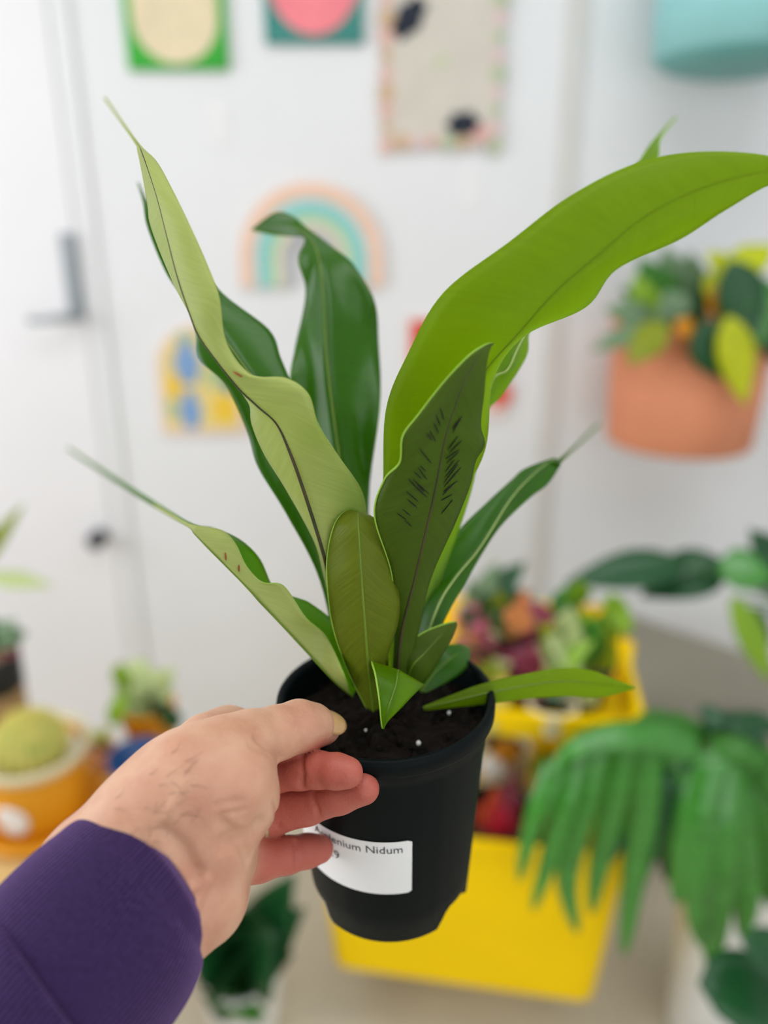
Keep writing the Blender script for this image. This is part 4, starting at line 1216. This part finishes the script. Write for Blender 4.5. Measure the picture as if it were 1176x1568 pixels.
# peace lily on the bench, mostly out of the frame
q = BL(.62, .2, zg)
lily = root('peace_lily', tuple(q), 'dark broad leaved peace lily on the grey bench at the right edge', 'potted plant')
pot_mesh(lily, q, .085, .065, .14, M_greyc); lc = q + np.array([0,0,.13])
Yq = q[1]
for bx,by,tx,ty,w_,m,dd in ((1110,862,985,905,62,LM_dark,-.02),(1050,865,872,882,50,LM_dark,-.05),(1100,868,1185,880,52,LM_gloss,-.08),(1120,915,1190,1050,34,LM_lime,-.12),(1200,900,1160,815,56,LM_dark,0),(1140,930,1185,985,26,LM_dark,-.1),(1020,862,905,872,40,LM_dark,-.02)):
    p0 = atY(bx,by,Yq+dd); stem(lily, [lc, (lc+p0)/2+np.array([0,0,.05]), p0], .004, LM_green); pix_leaf(lily, bx,by,tx,ty,Yq+dd,w_*1.4,m,dY=-.03)

def lobed_leaf(parent, rib, lobes, m, name='leaf'):
    """deeply cut leaf: a rib strip and long hanging fingers; every point is (px, py, distance Y), widths in px"""
    v = []; f = []; uvs = []
    def strip(P, wpx, taper):
        P = catmull(np.array([atY(*q) for q in P]), 5); n = len(P); k0 = len(v); L = 0
        for i in range(n):
            t = i/(n-1); tg = P[min(i+1,n-1)]-P[max(i-1,0)]; tg /= np.linalg.norm(tg)
            tcv = CAM-P[i]; tcv /= np.linalg.norm(tcv); tcv = tcv + np.array([0,0,.5])
            sd = np.cross(tg, tcv); sd /= np.linalg.norm(sd); nn = np.cross(sd, tg)
            w = wpx*depth_of(P[i])/FPX/2*taper(t)
            if i: L += np.linalg.norm(P[i]-P[i-1])
            for u in (-1,-.5,0,.5,1):
                v.append(P[i] + sd*w*u - nn*w*.22*u*u); uvs.append((u, L))
        for i in range(n-1):
            for j in range(4):
                q = k0+5*i+j; f.append((q, q+1, q+6, q+5))
    strip(rib, 52, lambda t: max(.1, 1-t**3))
    for pts, w in lobes:
        strip(pts, w, lambda t: max(.03, (1.2-.55*t)*(1-t**4)**.6))
    o = mesh_obj(name, v, f, m, parent, True, None, uvs); solid(o, .0009, 0); return o
mc = atY(1075, 1150, 1.08); bz_ = 0
mloc = np.array([atY(1115,1400,1.12)[0], 1.12, 0])
mon = root('split_leaf_plant', tuple(mloc), 'big glossy split leaf plant in a white pot right of the trolley', 'potted plant')
pot_mesh(mon, mloc, .10, .075, .46, M_white, rim=.012)
crown = atY(1078, 1148, .97)
pt_ = mloc + np.array([0,0,.45])
Q = .93
LEAVES = [
 ([(1075,1145,.98),(1000,1126,.96),(930,1128,.95),(872,1150,.94),(838,1190,.93)],
  [([(850,1172,.94),(826,1230,.92),(808,1290,.91),(795,1350,.90)],34),
   ([(880,1148,.95),(862,1230,.92),(842,1310,.91),(815,1395,.90)],40),
   ([(908,1138,.95),(888,1240,.925),(868,1345,.915),(885,1430,.91)],46),
   ([(950,1132,.955),(936,1235,.935),(916,1330,.93),(905,1400,.93)],42),
   ([(985,1132,.96),(984,1235,.94),(970,1345,.93),(955,1466,.93)],50),
   ([(1025,1136,.97),(1034,1200,.955),(1022,1260,.95),(1005,1320,.95)],34)], LM_gloss),
 ([(1080,1150,.97),(1088,1200,.95),(1095,1260,.94)],
  [([(1080,1165,.96),(1062,1245,.93),(1046,1320,.92),(1036,1385,.92)],58),
   ([(1094,1165,.96),(1096,1280,.92),(1094,1390,.91),(1090,1486,.91)],74),
   ([(1106,1165,.96),(1128,1270,.93),(1142,1370,.92),(1136,1440,.92)],60),
   ([(1085,1200,.95),(1070,1300,.915),(1068,1400,.905),(1075,1450,.90)],46)], LM_gloss),
 ([(1085,1148,.98),(1140,1150,.96),(1185,1190,.95)],
  [([(1110,1150,.97),(1160,1230,.94),(1175,1320,.93),(1178,1390,.93)],60),
   ([(1150,1160,.96),(1195,1240,.94),(1205,1340,.93)],60),
   ([(1180,1180,.95),(1230,1230,.94),(1250,1300,.93)],56)], LM_green),
 ([(1075,1140,1.0),(1040,1112,1.0),(1000,1105,1.0)], [([(1050,1118,1.0),(1015,1130,.98),(985,1160,.97)],40),([(1035,1112,1.0),(1000,1100,1.0),(970,1112,.99)],34)], LM_green),
 ([(1085,1140,1.0),(1110,1108,1.02),(1150,1112,1.02)], [([(1100,1115,1.0),(1090,1095,1.02),(1070,1085,1.03)],36),([(1115,1110,1.01),(1150,1125,1.0),(1180,1160,.99)],48),([(1130,1110,1.01),(1165,1105,1.02),(1195,1120,1.02)],40)], LM_dark),
 ([(1070,1150,.985),(1030,1160,.97),(1000,1200,.96)], [([(1040,1160,.97),(1030,1260,.955),(1020,1350,.95)],50),([(1010,1190,.96),(985,1290,.95),(965,1380,.945)],56),([(1000,1180,.965),(950,1260,.955),(905,1340,.945)],60)], LM_dark),
]
for k, (rib_, lob, m) in enumerate(LEAVES):
    st = atY(*rib_[0]); stem(mon, [pt_ + np.array([.01*(k-3),0,0]), (pt_+st)/2 + np.array([0,.02,0]), st], .005, LM_green)
    lobed_leaf(mon, rib_, lob, m)
# dark rubber plant in the bottom right corner
rl = np.array([atY(1190,1500,.80)[0]+.06, .80, 0])
rub = root('rubber_plant', tuple(rl), 'very dark round leaved plant in the bottom right corner', 'potted plant')
pot_mesh(rub, rl, .08, .06, .13, M_dark); rc = rl + np.array([0,0,.12])
for bx,by,tx,ty,w_,m in ((1215,1540,1085,1500,120,LM_dark),(1230,1480,1150,1440,70,LM_dark),(1200,1620,1130,1590,90,LM_dark)):
    p0 = atY(bx,by,.79); stem(rub, [rc, (rc+p0)/2, p0], .006, LM_green); pix_leaf(rub,bx,by,tx,ty,.79,w_,m,shape='round',droop=.4)

# ------------------------------------------------------------------ left: table with pots
TZ = 0.48
tx1 = atZ(250, 1290, TZ)[0]
tab = root('side_table', (-0.78, 1.15, 0), 'light wooden side table under the cactus at the left edge', 'table')
bevel(MB().box((-1.25, .93, TZ-.03), (tx1, 1.38, TZ)).build('top', M_tan, tab), .004)
for sx in (-1.2, tx1-.05):
    for sy in (.98, 1.33): bevel(MB().box((sx-.02, sy-.02, 0), (sx+.02, sy+.02, TZ-.03)).build('leg', M_tan, tab), .003)
cq = atZ(58, 1268, TZ); cq = np.array([cq[0], cq[1]+.03, TZ])
dpp = depth_of(cq)
cac = root('cactus', tuple(cq), 'round pale cactus in a mustard pot on a saucer at the left', 'potted plant')
r0 = 78*dpp/FPX
MB().lathe([(0,0),(r0*.95,0),(r0*1.22,.012),(r0*1.26,.026),(r0*1.2,.028),(r0*1.12,.014),(0,.012)], cq, 40).build('saucer', M_mustard, cac, True)
hP = atY(58, 1203, cq[1]-r0)[2] - TZ
MB().lathe([(0,.013),(r0*.8,.013),(r0*.86,.03),(r0*.99,hP*.9),(r0,hP),(r0*.93,hP),(r0*.9,hP*.88)], cq, 40).build('pot', M_mustard, cac, True)
MB().lathe([(0,hP*.93),(r0*.92,hP*.9)], cq, 32).build('gravel', M_gravel, cac, True)
rim_ = MB().lathe([(r0*.93,hP-.004),(r0*1.03,hP-.004),(r0*1.05,hP+.014),(r0*1.0,hP+.016),(r0*.92,hP+.006)], cq, 40).build('rim', M_cream, cac, True)
# ribbed body with pale spines
rb = r0*.66; cb = cq + np.array([.004,-.012,hP+rb*.30]); v=[]; f=[]; nu,nv=88,20
M_cact = mat('cactus_skin', rgb(168,178,92), .7, .3, 40, .2, 100, .2, rgb(206,196,110))
for j in range(nv+1):
    t = math.pi*j/nv
    for i in range(nu):
        a = 2*math.pi*i/nu; q = 1 - .10*(0.5+.5*math.cos(22*a))*math.sin(t)
        v.append(cb + rb*q*np.array([math.sin(t)*math.cos(a), math.sin(t)*math.sin(a), 1.02*math.cos(t)]))
for j in range(nv):
    for i in range(nu):
        k=(i+1)%nu; f.append((j*nu+i,(j+1)*nu+i,(j+1)*nu+k,j*nu+k))
cbody = mesh_obj('body', v, f, M_cact, cac)
sp = MB(); M_spine = mat('spines', rgb(242,226,130), .6, .1, 50)
for i in range(22):
    a = 2*math.pi*(i+.5)/22
    for j in range(1, 11):
        t = math.pi*(j/11)*.62+.06
        d = np.array([math.sin(t)*math.cos(a), math.sin(t)*math.sin(a), math.cos(t)]); p0 = cb+rb*.985*d
        for k in range(4):
            e = d + rng.normal(0,.55,3); e/=np.linalg.norm(e); sp.tube([p0, p0+e*rb*.16],[.0011,.0004],3,False)
sp.build('spines', M_spine, cbody)['kind']='stuff'
lb = atY(14, 1240, cq[1]-r0*.9)
ang = math.atan2(lb[0]-cq[0], -(lb[1]-cq[1])); v=[]; f=[]
for j in range(3):
    for i in range(24):
        a=2*math.pi*i/24; rr=[.0001,.018,.033][j]; ph=ang+rr*math.cos(a)/r0; zz_=TZ+hP*.42+rr*math.sin(a)
        rad=r0*(.86+.13*((zz_-TZ-.03)/(hP*.9-.03)))+.002; v.append((cq[0]+rad*math.sin(ph), cq[1]-rad*math.cos(ph), zz_))
for j in range(2):
    for i in range(24):
        k=(i+1)%24; f.append((j*24+i,(j+1)*24+i,(j+1)*24+k,j*24+k))
solid(mesh_obj('round_sticker', v, f, M_paper, cac), .0006, 1)
# pale variegated plant in mustard pot
pq = atZ(232, 1160, TZ); pq = np.array([pq[0], 1.31, TZ]); pq[0] = atY(232,1120,1.31)[0]
va = root('variegated_plant', tuple(pq), 'pale variegated leafy plant in a mustard pot behind the blue pot', 'potted plant')
hV = atY(232,1098,1.31-.05)[2]-TZ
pot_mesh(va, pq, .052, .043, hV, M_mustard); vc = pq+np.array([0,0,hV-.01])
cluster(va, vc, 212, 1040, 68, 42, 18, 1.27, [LM_pale, LM_pale, LM_pale, LM_pale, LM_lime], 32, 21)
cluster(va, vc, 252, 1084, 18, 10, 3, 1.27, [LM_dark, LM_blueg], 34, 22)
cluster(va, vc, 188, 1058, 10, 14, 2, 1.23, [LM_lime], 32, 23)
# blue-rimmed peach pot in front
bq = np.array([atY(212,1160,1.17)[0], 1.17, TZ]); hB = atY(212,1156,1.17)[2]-TZ
bp_ = root('blue_rim_pot', tuple(bq), 'peach pot with a deep blue glazed rim behind the wrist', 'pot')
rB = 44*depth_of(bq+np.array([0,0,hB]))/FPX
MB().lathe([(0,0),(rB*.7,0),(rB*.78,.01),(rB*.97,hB-.02),(rB,hB-.012)], bq, 36).build('body', M_peach, bp_, True)
MB().lathe([(rB,hB-.012),(rB*1.05,hB-.01),(rB*1.06,hB),(rB*.98,hB+.002),(rB*.92,hB-.02),(0,hB-.035)], bq, 36).build('rim', M_blue, bp_, True)
# small straw coloured pot between
sq = np.array([atY(165,1200,1.30)[0], 1.30, TZ]); 
stp = root('straw_pot', tuple(sq), 'small straw coloured pot with yellow sprouts between cactus and blue rim pot', 'potted plant')
pot_mesh(stp, sq, .026, .021, .055, M_peach)
for k in range(9):
    a = k*.7; leaf(stp, sq+np.array([0,0,.05]), (math.cos(a)*.4, math.sin(a)*.4, 1), .045, .016, LM_pale if k%2 else LM_chart, .7)
# basket pot at the far left
gq = np.array([atY(-8,1080,1.30)[0], 1.30, TZ])
bk = root('woven_pot', tuple(gq), 'tan and black woven pot with a trailing plant at the far left edge', 'potted plant')
hk = atY(-8,1000,1.30)[2]-TZ; rk = 48*depth_of(gq+np.array([0,0,hk]))/FPX
MB().lathe([(0,0),(rk*.85,0),(rk*.95,.02),(rk*1.0,hk*.72)], gq, 36).build('body', M_basket, bk, True)
MB().lathe([(rk*1.0,hk*.72),(rk*1.015,hk*.73),(rk*1.02,hk*.98),(rk*.97,hk),(rk*.92,hk*.95)], gq, 36).build('black_band', M_dark, bk, True)
MB().lathe([(0,hk*.96),(rk*.94,hk*.94)], gq, 24).build('soil', M_brown, bk, True)
gc = gq+np.array([0,0,hk*.95])
for bx,by,tx,ty,w_,m in ((0,985,38,968,40,LM_blueg),(-5,980,20,950,34,LM_blueg),(-10,985,-30,940,40,LM_green),(-28,870,26,775,26,LM_olive),(-20,885,78,892,32,LM_pale),(-20,860,-40,760,40,LM_green),(5,985,30,1005,30,LM_maroon)):
    p0 = atY(bx,by,1.28); stem(bk,[gc,(gc+p0)/2,p0],.003,LM_green); pix_leaf(bk,bx,by,tx,ty,1.27,w_,m)
# dark plant on the floor behind the hand
dq = np.array([atY(372,1560,1.12)[0], 1.14, 0])
dk = root('dark_floor_plant', tuple(dq), 'deep green bushy plant in a white pot on the floor below the hand', 'potted plant')
pot_mesh(dk, dq, .085, .07, .15, M_white); dc = dq+np.array([0,0,.14])
for k,(tx,ty,w_,m) in enumerate(((330,1400,80,LM_dark),(380,1350,90,LM_dark),(425,1360,70,LM_dark),(440,1400,60,LM_dark),(350,1450,100,LM_dark),(400,1440,100,LM_dark),(430,1460,50,LM_dark),(310,1500,90,LM_dark),(340,1530,100,LM_green),(380,1490,90,LM_dark),(300,1420,70,LM_dark),(355,1560,80,LM_green),(410,1390,70,LM_dark),(360,1390,80,LM_dark),(395,1500,60,LM_dark))):
    w_ *= 1.25; bx = 372+(tx-372)*.3; by = 1510+(ty-1510)*.25; Yk = 1.13-.012*(k%6)
    p0 = atY(bx,by,Yk); stem(dk,[dc,(dc+p0)/2,p0],.003,LM_green); pix_leaf(dk,bx,by,tx,ty,Yk,w_,m,dY=-.03,droop=.5)
